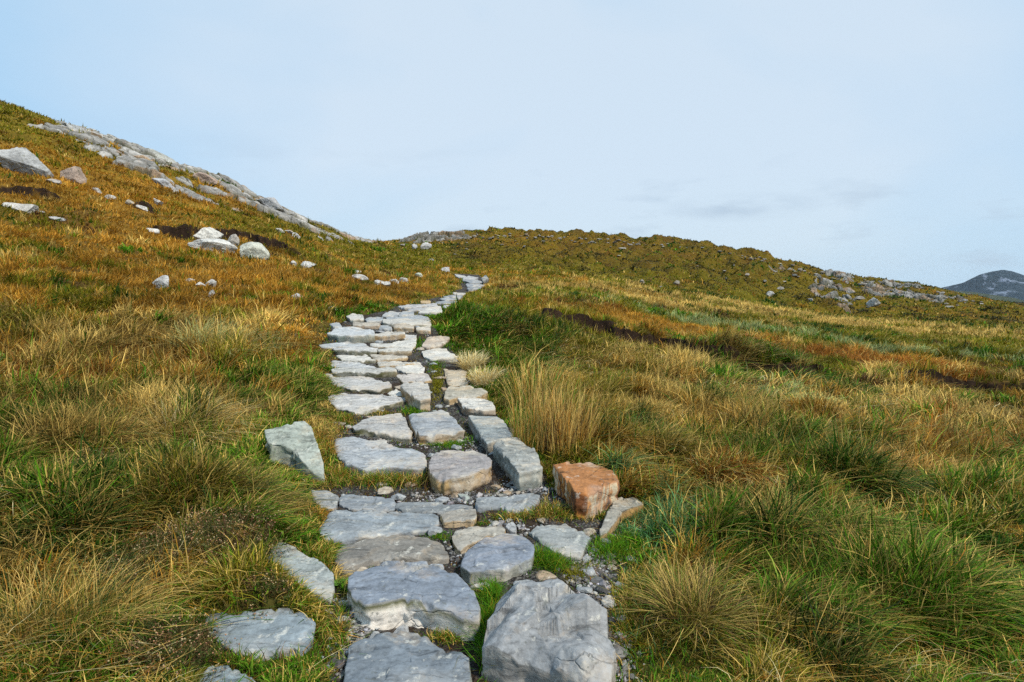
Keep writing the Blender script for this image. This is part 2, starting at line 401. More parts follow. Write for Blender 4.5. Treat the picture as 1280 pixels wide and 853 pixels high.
# (label, outline in the photo, height of the front face in pixels, top colour, side colour, extra tilt, group, name)
ST = [
('broad slate slab with a thick white quartz front edge near the bottom of the path', [(436,720),(445,712),(459,707),(488,703),(528,702),(556,709),(578,724),(592,740),(599,758),(598,772),(580,773),(562,764),(535,757),(505,750),(480,756),(462,758),(441,745)], 30, (.29,.33,.39), QZ, .05, G1),
('dark blue slab cut by the bottom edge of the view, left of the largest boulder', [(434,830),(440,806),(470,792),(497,788),(525,790),(548,806),(570,812),(582,823),(586,840),(580,864),(500,872),(430,868)], 18, BL, GRN, 0, G1),
('largest grey boulder of the path, with a broad rough top and streaked pale front', [(606,783),(612,767),(625,740),(636,726),(655,722),(675,721),(680,717),(700,716),(710,725),(725,739),(742,752),(755,767),(767,786),(767,815),(762,838),(740,845),(710,828),(685,812),(662,803),(634,798)], 64, (.38,.39,.40), (.40,.38,.34), .18, G1),
('rounded blue-grey stone just above the largest boulder', [(577,708),(582,694),(594,680),(608,672),(630,668),(646,669),(664,678),(666,688),(662,698),(646,706),(630,712),(614,713),(600,712),(588,713)], 15, (.34,.38,.45), (.30,.31,.26), 0, G1),
('narrow tan slab with a crack across its left end', [(566,670),(571,662),(586,658),(626,656),(630,662),(628,668),(608,670),(594,678),(586,680),(576,686),(569,680)], 5, (.50,.46,.39), TAN, 0, G1),
('fist-sized pale stone beside the right end of the narrow tan slab', [(632,658),(636,654),(641,653),(645,658),(645,664),(637,663)], 3, PALE, PALE, 0, G1),
('pale slab with a notched right corner set in grass', [(661,663),(676,652),(680,655),(700,654),(720,658),(726,662),(737,669),(732,680),(724,696),(708,693),(692,686),(684,680),(672,672)], 6, (.42,.44,.43), GRN, 0, G1),
('long thin grey edge stone below the two-faced block', [(597,622),(620,621),(660,618),(673,618),(671,624),(664,632),(648,637),(636,637),(628,633),(600,634),(596,630)], 4, (.36,.38,.39), SL, 0, G1),
('small tan stone left of the narrow grey edge stone', [(553,643),(560,639),(575,637),(593,637),(595,645),(590,650),(575,650),(556,651)], 6, (.46,.42,.36), TAN, 0, G1),
('orange rust-coloured block standing in the grass right of the path', [(693,582),(706,579),(730,578),(738,577),(754,585),(770,596),(773,602),(760,605),(748,610),(730,614),(720,615),(712,603),(700,590)], 34, (.54,.235,.085), (.50,.19,.05), 0, G2),
('pale wedge-shaped rock with an ochre side leaning by the orange block', [(750,662),(760,640),(769,624),(791,619),(804,630),(793,635),(778,640),(772,648),(760,662),(751,668)], 11, (.48,.45,.38), (.50,.31,.12), 0, G2),
('thick block with a dark left face and pale top, lowest of the right kerb stones', [(617,553),(624,549),(640,547),(652,550),(664,558),(672,568),(677,583),(662,587),(648,589),(634,572)], 25, (.46,.47,.44), (.27,.31,.29), 0, G1),
('smooth sloping grey slab just above the thick dark-sided block', [(586,518),(620,519),(630,526),(641,542),(640,547),(628,549),(616,552),(609,555),(600,540),(592,528)], 14, (.40,.43,.42), (.26,.26,.24), 0, G1),
('squat block with dark blue left face and ochre front band', [(573,498),(580,497),(596,498),(615,502),(618,512),(604,513),(586,511),(580,508)], 10, LGT, (.38,.25,.14), 0, G1),
('small slab with a tan upper half in the right kerb row', [(555,461),(576,461),(584,463),(581,470),(585,481),(568,481),(560,480),(557,470)], 3, (.50,.43,.33), TAN, 0, G1),
('flat tan kerb stone behind the squat ochre-banded block', [(562,482),(585,482),(602,486),(610,492),(595,497),(575,497),(562,500),(555,497),(558,489)], 7, (.44,.41,.34), TAN, 0, G1),
('bright pale flat slab lying in grass right of the upper steps', [(528,439),(540,435),(558,435),(560,439),(567,442),(572,448),(556,448),(538,449),(530,444)], 3, LGT, PALE, 0, G2),
('small brown and white pointed rock above the bright flat slab', [(528,432),(534,423),(546,420),(556,420),(562,422),(556,427),(549,432),(534,434)], 3, (.45,.38,.31), (.36,.27,.19), .1, G2),
('square slab with a rusty right front corner', [(511,520),(522,516),(554,513),(568,524),(580,539),(566,541),(540,544),(524,544),(518,534)], 12, (.42,.44,.46), (.45,.29,.13), 0, G1),
('slab with slanting cracks left of the square rusty-cornered slab', [(441,534),(450,528),(464,522),(500,518),(506,524),(514,538),(513,546),(490,543),(464,540),(446,538)], 8, (.42,.42,.42), MOSS, 0, G1),
('wide pale slab with broken dark layers at its left end', [(422,546),(440,545),(464,552),(478,554),(490,559),(512,560),(528,568),(532,576),(530,586),(518,588),(490,585),(456,586),(440,580),(426,572),(419,560)], 9, (.45,.47,.49), (.24,.26,.27), 0, G1),
('pinkish rounded block with ochre front between the wide pale slab and the kerb stones', [(537,574),(546,564),(560,563),(590,563),(606,568),(613,576),(612,582),(602,588),(586,595),(566,597),(546,596),(538,588)], 22, (.49,.45,.44), (.49,.33,.15), 0, G1),
('greenish upright rock half sunk in the long grass left of the path', [(332,539),(350,536),(364,531),(380,529),(387,533),(396,556),(403,580),(405,598),(392,592),(378,578),(366,563),(350,556),(337,558)], 6, (.44,.48,.42), (.36,.40,.33), .75, G2),
('first stone from the left in the thin row under the dry grass', [(389,614),(406,614),(423,621),(420,630),(416,636),(400,632),(392,624)], 3, (.35,.36,.36), SL, 0, G1),
('second stone from the left in the thin row under the dry grass', [(425,622),(430,618),(450,619),(490,622),(495,627),(492,635),(460,637),(440,635),(426,630)], 3, SL, SL, 0, G1),
('third and longest stone in the thin row under the dry grass', [(496,632),(498,627),(530,627),(576,629),(590,633),(582,639),(556,638),(530,638),(506,637)], 4, (.32,.34,.35), SL, 0, G1),
('long straight-sided grey slab spanning the left half of the lower path', [(400,662),(408,650),(416,642),(432,640),(480,638),(500,641),(538,641),(545,646),(547,654),(530,662),(500,664),(464,671),(432,675),(410,674),(401,669)], 4, (.36,.40,.43), SL, 0, G1),
('brownish ribbed slab directly above the quartz-fronted slab', [(420,690),(428,680),(460,674),(490,669),(520,669),(550,675),(556,684),(559,698),(530,699),(500,698),(470,700),(432,712),(420,704)], 4, BR, BR, 0, G1),
('pale speckled stone half hidden in grass left of the quartz-fronted slab', [(349,678),(358,679),(376,689),(399,703),(415,717),(416,735),(412,753),(403,748),(387,738),(365,727),(347,715),(333,710),(338,692)], 4, (.42,.46,.45), GRN, .1, G2),
('long blue stone lying in the grass at the lower left of the path', [(262,771),(286,769),(310,765),(356,761),(376,769),(392,780),(390,796),(378,809),(347,812),(317,816),(292,809),(274,800),(258,787)], 4, (.30,.355,.39), BL, .05, G2),
('blue stone cut by the bottom edge below the long blue stone', [(263,834),(286,833),(306,841),(318,852),(330,870),(250,870),(248,850)], 4, (.28,.34,.37), BL, 0, G2),
('long pale step with a wavy grassy front edge', [(412,500),(424,491),(460,491),(474,495),(495,497),(510,498),(495,503),(474,507),(456,512),(438,513),(420,508)], 5, PALE, MOSS, 0, G1),
('tiny triangular stone wedged between two pale steps', [(484,492),(495,485),(502,491),(504,495),(495,496)], 2, LGT, TAN, 0, G1),
('pale slab with a tall ochre front standing at the right end of a step', [(501,483),(505,480),(519,478),(534,479),(537,489),(538,497),(525,498),(519,495),(510,491)], 17, (.52,.51,.49), (.50,.34,.17), 0, G1),
('long slanting pale step above the wavy-edged step', [(405,466),(426,467),(454,471),(474,476),(487,479),(487,485),(471,488),(456,487),(439,488),(429,483),(417,479)], 3, PALE, MOSS, 0, G1),
('pinkish slab directly above the tall ochre-fronted slab', [(495,468),(534,467),(539,475),(517,477),(504,477)], 3, (.50,.47,.45), TAN, 0, G1),
('pale slab behind the pinkish slab at the right side of the steps', [(495,458),(525,456),(531,461),(529,466),(507,465),(498,462)], 2, LGT, SL, 0, G1),
('low mossy-fronted step above the long slanting step', [(415,461),(435,460),(453,462),(492,459),(493,464),(474,465),(450,466),(420,465)], 7, (.46,.46,.44), MOSS, 0, G1),
('thin bluish step on the left, just behind the low mossy-fronted step', [(415,450),(435,451),(454,455),(472,458),(465,461),(450,460),(427,459),(415,459)], 2, (.46,.48,.50), SL, 0, G1),
('thin tan-edged slab on the right behind the pinkish pair', [(472,453),(495,451),(523,453),(525,455),(495,456),(475,457)], 3, (.50,.48,.44), TAN, 0, G1),
('slender pale step on the left with grass along its front', [(420,444),(456,446),(469,451),(450,452),(429,450)], 2, LGT, MOSS, 0, G1),
('slender ochre-edged step beside the slender pale step', [(462,443),(507,445),(510,447),(487,449),(471,450)], 3, (.52,.48,.42), TAN, 0, G1),
('block with a brown front at the right of the fourth rise', [(472,435),(498,434),(516,435),(513,438),(474,439)], 7, (.50,.49,.46), (.36,.27,.15), 0, G1),
('mossy-fronted block at the left of the fourth rise', [(415,435),(438,435),(471,435),(470,439),(420,439)], 6, PALE, MOSS, 0, G1),
('wide flat bluish slab on the left above the mossy-fronted block', [(399,431),(415,429),(435,427),(457,429),(462,433),(435,434),(405,434)], 2, (.47,.50,.53), SL, 0, G1),
('wide pale slab with an ochre right end above the brown-fronted block', [(462,429),(487,429),(507,426),(520,425),(519,432),(502,434),(465,433)], 3, LGT, TAN, 0, G1),
('thick step with a dark greenish front face at the left of the stair', [(409,417),(420,411),(438,409),(466,412),(468,417),(462,419),(442,420),(427,419)], 10, (.50,.53,.56), (.20,.24,.19), 0, G1),
('block with a square ochre front face in the middle of the stair', [(466,417),(486,414),(505,415),(506,418),(486,419),(467,419)], 7, (.50,.48,.44), (.52,.36,.19), 0, G1),
('small pale stone right of the square ochre-faced block', [(505,418),(520,419),(520,423),(505,423)], 2, PALE, TAN, 0, G1),
('left one of two long yellow-ochre fronted stones near the stair top', [(492,405),(505,405),(517,408),(517,410),(493,409)], 5, (.52,.46,.38), (.56,.38,.18), 0, G1),
('right one of two yellow-ochre fronted stones near the stair top', [(520,409),(530,408),(538,408),(538,413),(521,412)], 5, (.54,.50,.44), (.56,.36,.17), 0, G1),
('long pale beam-like step behind the ochre-fronted stones', [(480,399),(504,398),(537,401),(538,405),(510,406),(480,403)], 4, LGT, (.42,.38,.28), 0, G1),
('brown-fronted stone behind the thick dark-fronted step', [(442,403),(474,404),(474,407),(442,407)], 5, (.46,.42,.36), (.42,.28,.16), 0, G1),
('grey wedge beside the brown-fronted stone', [(456,399),(463,396),(478,397),(480,401),(459,402)], 3, SL, SL, 0, G1),
('rounded pale-topped stone at the left margin of the stair top', [(433,396),(441,393),(453,395),(455,398),(441,400)], 5, LGT, (.20,.22,.19), 0, G1),
('small grey rock in the grass left of the stair top', [(412,404),(424,402),(427,408),(418,409)], 3, SL, SL, 0, G2),
('small grey stone between the brown-fronted stone and the ochre pair', [(475,407),(489,408),(490,412),(474,411)], 2, SL, SL, 0, G1),
('long thin grey slab behind the beam-like step', [(484,396),(500,393),(535,396),(537,400),(510,400),(484,400)], 2, SL, SL, 0, G1),
('grey stone left of centre where the path narrows', [(503,389),(517,390),(517,395),(498,395)], 3, SL, MOSS, 0, G1),
('large pale stone on the right where the path narrows', [(536,384),(550,383),(553,389),(540,391),(522,390)], 3, LGT, PALE, 0, G1),
('dark-edged stone on the left where the path narrows', [(477,395),(487,389),(503,390),(490,396)], 3, (.40,.42,.44), DK, 0, G1),
('thin slab between the large pale stone and its left neighbour', [(510,386),(538,384),(537,387),(512,388)], 2, PALE, SL, 0, G1),
('thin slab at the left of the distant flat stretch', [(498,382),(512,381),(529,383),(505,385)], 2, PALE, SL, 0, G1),
('thin slab at the middle of the distant flat stretch', [(512,381),(545,379),(547,382),(519,383)], 2, PALE, SL, 0, G1),
('small tan block at the far left edge of the distant flat stretch', [(526,376),(538,376),(538,378),(526,378)], 2.5, TAN, TAN, 0, G1),
('wide thin grey slab on the right of the distant flat stretch', [(545,377),(571,376),(571,379),(547,379)], 2, SL, SL, 0, G1),
('grey slab at the right rim of the distant flat stretch', [(556,381),(570,381),(563,387),(554,384)], 2, PALE, SL, 0, G1),
('thin dark slab behind the wide thin grey slab', [(549,373),(561,372),(573,374),(557,376)], 1.5, SL, DK, 0, G1),
('thin grey slab next to the last bend of the path', [(554,371),(566,369),(578,369),(575,372)], 2, SL, SL, 0, G1),
('pale cream stone at the last bend of the path', [(566,366),(582,366),(580,369),(568,369)], 2, LGT, TAN, 0, G1),
('lowest slab of the topmost visible stretch of path', [(584,359),(601,358),(602,361),(585,362)], 2.5, SL, SL, 0, G1),
('middle slab of the topmost visible stretch of path', [(582,355),(601,355),(606,357),(584,358)], 1.5, SL, SL, 0, G1),
('wide slab right below the two highest stones of the path', [(578,350),(596,350),(606,353),(589,354)], 2, SL, DK, 0, G1),
('highest left stone of the path, at its vanishing point', [(568,343),(582,345),(585,348),(573,347)], 1.5, PALE, SL, 0, G1),
('highest right stone of the path, at its vanishing point', [(585,345),(598,347),(592,350),(578,349)], 1.5, PALE, SL, 0, G1),
('dark upright stone at the right end of the topmost stretch', [(601,348),(607,344),(611,348),(604,352)], 4, (.24,.26,.27), DK, 0, G2),
]
STW = []   # world outlines for clearing grass and hollowing the soil
def smooth_poly(P, n):
    P = np.asarray(P, float)
    for _ in range(1):
        Q = np.roll(P, -1, 0); P = np.stack([P*.93+Q*.07, P*.07+Q*.93], 1).reshape(-1, 2)
    d = np.r_[0, np.cumsum(np.hypot(*(np.roll(P, -1, 0)-P).T))]
    s = np.linspace(0, d[-1], n, endpoint=False); PP = np.vstack([P, P[:1]])
    return np.stack([np.interp(s, d, PP[:, 0]), np.interp(s, d, PP[:, 1])], 1)
def make_stone(i, spec):
    global HZ
    label, poly, fh, ctop, cside, tilt, grp = spec
    fy = max(p[1] for p in poly); fx = np.mean([p[0] for p in poly if p[1] > fy-4])
    ph = hit(fx, fy+fh)
    a, b = ray(fx, fy)
    top0 = CAMZ+b*ph[1]; h = max(top0-ph[2], .02)
    e = .25+ph[1]*.02
    gx = float((lookup(BZ, ph[:1]+e, ph[1:2])-lookup(BZ, ph[:1]-e, ph[1:2]))[0]/2/e)*.5
    gy = float((lookup(BZ, ph[:1], ph[1:2]+e)-lookup(BZ, ph[:1], ph[1:2]-e*.5))[0]/1.5/e)*.9+tilt
    if ph[1] > 8: gy = max(gy, .10)
    O = np.array([a*ph[1], ph[1], top0])
    W = []
    for px, py in poly:
        u, v = ray(px, py)
        # CAMZ + v*y = O.z + gx*(u*y-O.x) + gy*(y-O.y)
        den = v-gx*u-gy
        y = (O[2]-gx*O[0]-gy*O[1]-CAMZ)/den if abs(den) > 1e-4 else ph[1]
        y = float(np.clip(y, ph[1]*.93, ph[1]*1.35+.25)); W.append((u*y, y))
    W = np.array(W); c = W.mean(0)
    size = max(np.ptp(W[:, 0]), np.ptp(W[:, 1]))
    near = ph[1] < 8
    na = 200 if near else 90; nr = 34 if near else 12; ns = 16 if near else 8
    B = smooth_poly(c+(W-c)*1.045, na)
    sd = i*13.7
    ang = np.arctan2(B[:, 1]-c[1], B[:, 0]-c[0])
    kk = np.sort(np.random.default_rng(i).uniform(-math.pi, math.pi, 17)); kv_ = np.random.default_rng(i+500).normal(size=17)*.022
    jit = 1+np.interp(ang, kk, kv_, period=2*math.pi)+.010*fbm(np.cos(ang)*9+sd, np.sin(ang)*9, 0, 4, 5)
    B = c+(B-c)*jit[:, None]
    rr = np.r_[0, (np.linspace(0, 1, nr)[1:])**.6]; rr = rr/rr[-1]
    rr = np.unique(np.r_[rr, .96, .985]); nr = len(rr)
    def plane(x, y): return O[2]+gx*(x-O[0])+gy*(y-O[1])
    V = []; C = []
    ct, cs = np.array(ctop), np.array(cside)
    thick = h+.10+size*.08
    for r in rr:
        P = c+(B-c)*r; x, y = P[:, 0], P[:, 1]
        u = x*.92+y*.39; v = -x*.39+y*.92
        fs = max(.10, size*.42)
        jx = .25*fbm(x*4/fs*.3+sd, y*4/fs*.3, 0, 3, 36)
        fcx, fcy, fg, fh_ = cells(u/fs*.8+sd+jx, v/fs*1.5-jx, i % 40)
        f2x, f2y, fg2, fh2 = cells(u/fs*2.6+sd+jx, v/fs*4.1-jx, 41)
        facet = (fh_[0]-.5)*.016+((u/fs*.8+sd+jx-fcx)*(fh_[1]-.5)+(v/fs*1.5-jx-fcy)*(fh_[2]-.5))*.035+(fh2[0]-.5)*.0035+(f2y*0)
        facet = facet*min(1, size*1.7)*(4.2 if label.startswith('largest') else 1.0)
        n = fbm(u*1.5+sd, v*2.4, 0, 4, 21)
        st = n*3.2; fl = np.floor(st); ledge = facet+(fl+sstep(.0, .10, st-fl))*.004*min(1, size*1.6)+n*.004
        fine = .0022*fbm(x*14+sd, y*14, 0, 4, 22)+.0012*fbm(x*45, y*45+sd, 0, 3, 23)
        lay = .0025*fbm(u*4+sd, v*22, 0, 2, 29)
        edge = np.clip((r-.90)/.10, 0, 1)
        dist_e = (1-r)*np.hypot(*(B-c).T)
        chip = np.exp(-dist_e/.009)*.006+np.exp(-dist_e/.03)*.034*np.clip(vnoise(ang*5+sd, r*3, 0, 24)-.05, 0, 1)
        z = plane(x, y)+ledge+fine+lay-chip*min(1, size*1.5)
        if len(label) and label.startswith('largest'):
            z = z-.05*sstep(.6, 1.0, r)+.012*fbm(x*7, y*7, 0, 4, 28)
        V.append(np.stack([x, y, z], 1))
        t = (edge**3)[..., None] if not np.isscalar(edge) else edge**3
        C.append(np.tile(ct if r < .999 else ct*.5+cs*.5, (na, 1)))
    for k in range(1, ns+1):
        f = k/ns
        dz = f*thick
        # flat-lying strata: the face steps in and out with depth
        zz = plane(B[:, 0], B[:, 1])-dz
        lay = vnoise(zz*55+sd, ang*1.3, 0, 25)*.014+vnoise(zz*18+sd, ang*2.2, 0, 26)*.022+.008*fbm(ang*6+sd, zz*22, 0, 3, 27)+.05*size*np.interp(ang, kk, kv_[::-1]*8, period=2*math.pi)*f
        rad = np.hypot(*(B-c).T)
        s = 1+(lay*min(1, size*1.4)*min(1, f*4)-(f**1.5)*.06*size)/rad
        P = c+(B-c)*s[:, None]
        V.append(np.stack([P[:, 0], P[:, 1], V[nr-1][:, 2]-dz], 1))
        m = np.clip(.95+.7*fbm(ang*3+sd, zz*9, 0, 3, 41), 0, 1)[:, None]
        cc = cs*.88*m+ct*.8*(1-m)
        if cside == QZ:
            q = sstep(.05, .22, f)*np.ones((na, 1)); cc = cs*1.35*q+np.array(MOSS)*1.4*(1-q)
        if cside == (.50,.19,.05):
            q = fbm(ang*7, zz*4, 0, 3, 43)[:, None]; cc = np.where(q > .25, np.array([.60, .50, .34]), np.where(q < -.2, np.array([.16, .06, .02]), np.array([.52, .22, .05])))
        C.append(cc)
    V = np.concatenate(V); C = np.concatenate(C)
    nn = nr+ns
    Q = grid_faces(nn, na)     # rings x angle; add the wrap
    I = np.arange(nn-1); wrap = np.stack([I*na+na-1, (I+1)*na+na-1, (I+1)*na, I*na], 1)
    Q = np.concatenate([Q, wrap])[:, ::1]
    loc = np.array([c[0], c[1], plane(*c)-h])
    nm = 'path_stone' if grp == G1 else 'loose_rock'
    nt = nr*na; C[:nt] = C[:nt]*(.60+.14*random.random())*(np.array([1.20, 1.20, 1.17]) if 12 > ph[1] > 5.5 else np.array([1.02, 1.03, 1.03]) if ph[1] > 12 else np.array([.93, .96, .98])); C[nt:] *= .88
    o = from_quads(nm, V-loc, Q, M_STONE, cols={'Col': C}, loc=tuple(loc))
    tag(o, label, 'stone' if grp == G1 else 'rock', grp)
    # hollow the soil under it
    x0, y0 = W.min(0)-.05; x1, y1 = W.max(0)+.05
    m = (GX > x0) & (GX < x1) & (GY > y0) & (GY < y1)
    if m.any():
        qx, qy = GX[m], GY[m]; ins = poly_sd(qx, qy, W) > -.015
        z = HZ[m]; HZ[m] = np.where(ins, np.minimum(z, plane(qx, qy)-.06), z)
    STW.append((W, h, O, gx, gy))
    return o
for i, s in enumerate(ST): make_stone(i, s)

# ------------------------------------------------------------------ vegetation colours (a map of the moor, kept in polar ground coordinates)
PAL = {'orange': (.44,.225,.028), 'rust': (.32,.125,.018), 'straw': (.62,.43,.12), 'pale': (.70,.60,.32), 'olive': (.190,.175,.011),
       'green': (.068,.190,.006), 'deep': (.022,.072,.005), 'brown': (.095,.045,.015), 'blue': (.09,.24,.09), 'lime': (.24,.31,.02), 'grey': (.32,.37,.14)}
NAMES = list(PAL); PC = np.array([PAL[k] for k in NAMES])
SPOT = [(120,780,200,.3,'orange',.7),(180,600,140,.2,'orange',.7),(900,680,200,.25,'rust',.5),(1130,560,160,.2,'orange',.8),(150,700,260,.35,'green',.5),(60,620,120,.2,'green',.7),(330,640,60,.3,'green',1.2),(1150,800,260,.25,'green',.8),(450,420,60,.15,'orange',.6),(230,640,90,.12,'deep',.9),(60,850,90,.1,'green',1.),  # px, py, reach in angle (px), reach in log distance, colour, weight
 (60,330,200,.5,'orange',1.2),(330,360,200,.4,'orange',1.2),(250,430,110,.13,'straw',1.2),(300,420,60,.1,'lime',.9),(60,540,120,.2,'rust',1.0),(150,470,110,.10,'rust',1.2),(90,620,150,.2,'deep',1.0),
 (190,560,100,.16,'straw',1.4),(120,500,80,.08,'olive',1.3),(50,420,90,.10,'olive',1.4),(290,620,90,.2,'green',1.1),(340,560,70,.12,'green',1.0),(370,490,60,.12,'green',1.0),(370,450,50,.12,'orange',1.2),(400,520,30,.15,'straw',1.3),
 (100,760,170,.25,'straw',.9),(60,800,120,.3,'deep',.8),(330,840,90,.2,'green',1.6),(300,740,80,.2,'green',1.0),
 (600,410,45,.22,'green',2.4),(640,450,50,.16,'green',1.8),(560,395,25,.1,'green',1.6),(680,480,50,.1,'straw',1.5),(700,440,60,.14,'lime',.8),(780,460,90,.12,'straw',1.4),
 (690,385,80,.12,'rust',1.2),(760,400,120,.10,'orange',1.9),(900,430,150,.08,'orange',2.2),(1050,455,120,.07,'rust',2.4),(1000,425,150,.07,'grey',1.4),(820,390,100,.12,'grey',1.0),(1200,450,100,.09,'grey',1.8),(1250,440,100,.2,'green',.7),
 (900,380,200,.15,'straw',1.3),(760,370,150,.2,'straw',1.1),(1150,415,120,.16,'straw',1.4),(650,350,120,.3,'orange',1.2),(480,370,80,.3,'orange',1.3),(470,395,40,.12,'lime',.9),
 (790,555,80,.10,'deep',.8),(870,540,90,.1,'straw',1.1),(920,510,120,.1,'straw',1.5),(1000,500,110,.1,'grey',1.2),(1150,520,140,.12,'straw',1.1),(1230,560,140,.2,'rust',1.7),(1130,620,120,.16,'orange',1.4),(1240,640,100,.16,'orange',1.5),
 (880,600,90,.15,'lime',.8),(960,640,110,.18,'green',1.4),(850,620,50,.12,'olive',1.0),(830,690,70,.2,'blue',2.2),(790,740,40,.2,'blue',2.2),(860,650,40,.1,'blue',1.0),
 (1000,780,260,.3,'green',1.8),(1150,720,200,.2,'deep',1.0),(950,700,110,.12,'straw',.8),(1250,800,120,.3,'green',1.2),(720,640,50,.12,'green',1.5),
 (740,420,60,.1,'green',.5),
 (620,330,260,.35,'olive',1.1),(800,325,160,.3,'brown',1.2),(930,345,130,.2,'deep',.6),(1050,370,160,.2,'olive',1.0),(1130,385,160,.2,'orange',.7),(700,305,160,.2,'orange',1.0),(1000,375,80,.14,'deep',.6),(850,350,200,.1,'olive',1.0),
 (90,190,160,.3,'orange',.8),(30,165,90,.15,'olive',1.5),(120,225,150,.2,'orange',1.2),(220,270,120,.15,'orange',1.2),
 (410,330,50,.2,'brown',.7),(340,300,60,.1,'olive',.8),
]
SPW = []
for px, py, rx, rl, cn, w in SPOT:
    p = hit(px, py); th, lr = xy2p(p[0], p[1]); SPW.append((float(th), float(lr), rx/FPX/1.1, rl, NAMES.index(cn), w))
def veg_weights(x, y):
    th, lr = xy2p(x, y); N = len(x)
    W = np.zeros((N, len(NAMES)))
    wx = fbm(x*.5, y*.5, 0, 2, 81)*.5
    # broad background mix
    W[:, NAMES.index('orange')] = .55; W[:, NAMES.index('olive')] = .40; W[:, NAMES.index('green')] = .22; W[:, NAMES.index('straw')] = .20; W[:, NAMES.index('brown')] = .10; W[:, NAMES.index('deep')] = .12
    for t0, l0, rx, rl, k, w in SPW:
        W[:, k] += w*np.exp(-((th-t0)/rx+.5*wx)**2-((lr-l0)/rl+wx)**2)
    r = np.exp(lr)
    n1 = fbm(x*.55, y*.55, 0, 3, 83); n2 = fbm(x*.8+30, y*.8, 0, 3, 84); n3 = fbm(x*.22, y*.22, 0, 3, 85)
    W[:, NAMES.index('deep')] += .9*sstep(.12, .5, n1); W[:, NAMES.index('brown')] += 1.6*sstep(.2, .5, n2)*(r > 9)
    W[:, NAMES.index('olive')] += 1.0*sstep(.0, .5, n3); W[:, NAMES.index('green')] += .9*sstep(.05, .5, -n3)
    hill = sstep(46, 60, r)*sstep(-.14, -.04, th); nh = fbm(x*.28, y*.28, 0, 4, 86)
    W[:, NAMES.index('orange')] *= 1-.1*hill; W[:, NAMES.index('straw')] *= 1-.7*hill
    W[:, NAMES.index('brown')] += hill*(.35+.9*sstep(-.1, .4, nh)); W[:, NAMES.index('deep')] += hill*(.15+.6*sstep(-.1, .4, -nh)); W[:, NAMES.index('olive')] += hill*.35; W[:, NAMES.index('rust')] += hill*.35; W[:, NAMES.index('orange')] += hill*.3
    fr = .55*sstep(9, 18, r); W[:, NAMES.index('olive')] += fr*W[:, NAMES.index('green')]; W[:, NAMES.index('green')] *= 1-fr; W[:, NAMES.index('deep')] *= 1-.4*fr
    d = corridor(x, y)
    W[:, NAMES.index('green')] += 1.0*np.exp(-(d/.5)**2)*(lr < math.log(14))
    return W
def pick(W, u, sharp=1.5):
    W = W**sharp; c = np.cumsum(W, 1); c /= c[:, -1:]
    return (u[:, None] > c).sum(1).clip(0, len(NAMES)-1)
def hsh(x, y, s):
    return _h(np.floor(x*997), np.floor(y*991), np.zeros_like(x), s)

# ------------------------------------------------------------------ ground mesh (structure), path strip split off
def build_ground():
    nx, ny = GX.shape
    idx = np.arange(nx*ny).reshape(nx, ny)
    Q = np.stack([idx[:-1, :-1], idx[:-1, 1:], idx[1:, 1:], idx[1:, :-1]], -1).reshape(-1, 4)[:, ::-1]
    V = np.stack([GX, GY, HZ], -1).reshape(-1, 3)
    x, y = V[:, 0], V[:, 1]
    c = np.zeros((len(V), 3))
    W = veg_weights(x, y)**1.3; W /= W.sum(1, keepdims=True)
    c = W@PC*.55
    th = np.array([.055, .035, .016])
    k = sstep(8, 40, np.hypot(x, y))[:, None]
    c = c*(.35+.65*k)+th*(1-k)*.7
    b = BARE.ravel()[:, None]
    peat = np.array([.022, .013, .008])*(1+.7*fbm(x*7, y*7, V[:, 2]*9, 3, 45))[:, None]
    b = np.clip(b*1.8, 0, 1); c = c*(1-b)+peat*b
    c = np.clip(c, .002, 1)
    co = cor.ravel()
    fm = (co[Q].max(1) < .03) & (y[Q].max(1) < EL[-1, 1]+.5) & (y[Q].min(1) > .4)
    def sub(name, q, mat):
        u, inv = np.unique(q.ravel(), return_inverse=True)
        return from_quads(name, V[u], inv.reshape(-1, 4), mat, cols={'Col': c[u]})
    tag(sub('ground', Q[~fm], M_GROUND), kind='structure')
    tag(sub('path', Q[fm], M_PATH), kind='structure')
build_ground()

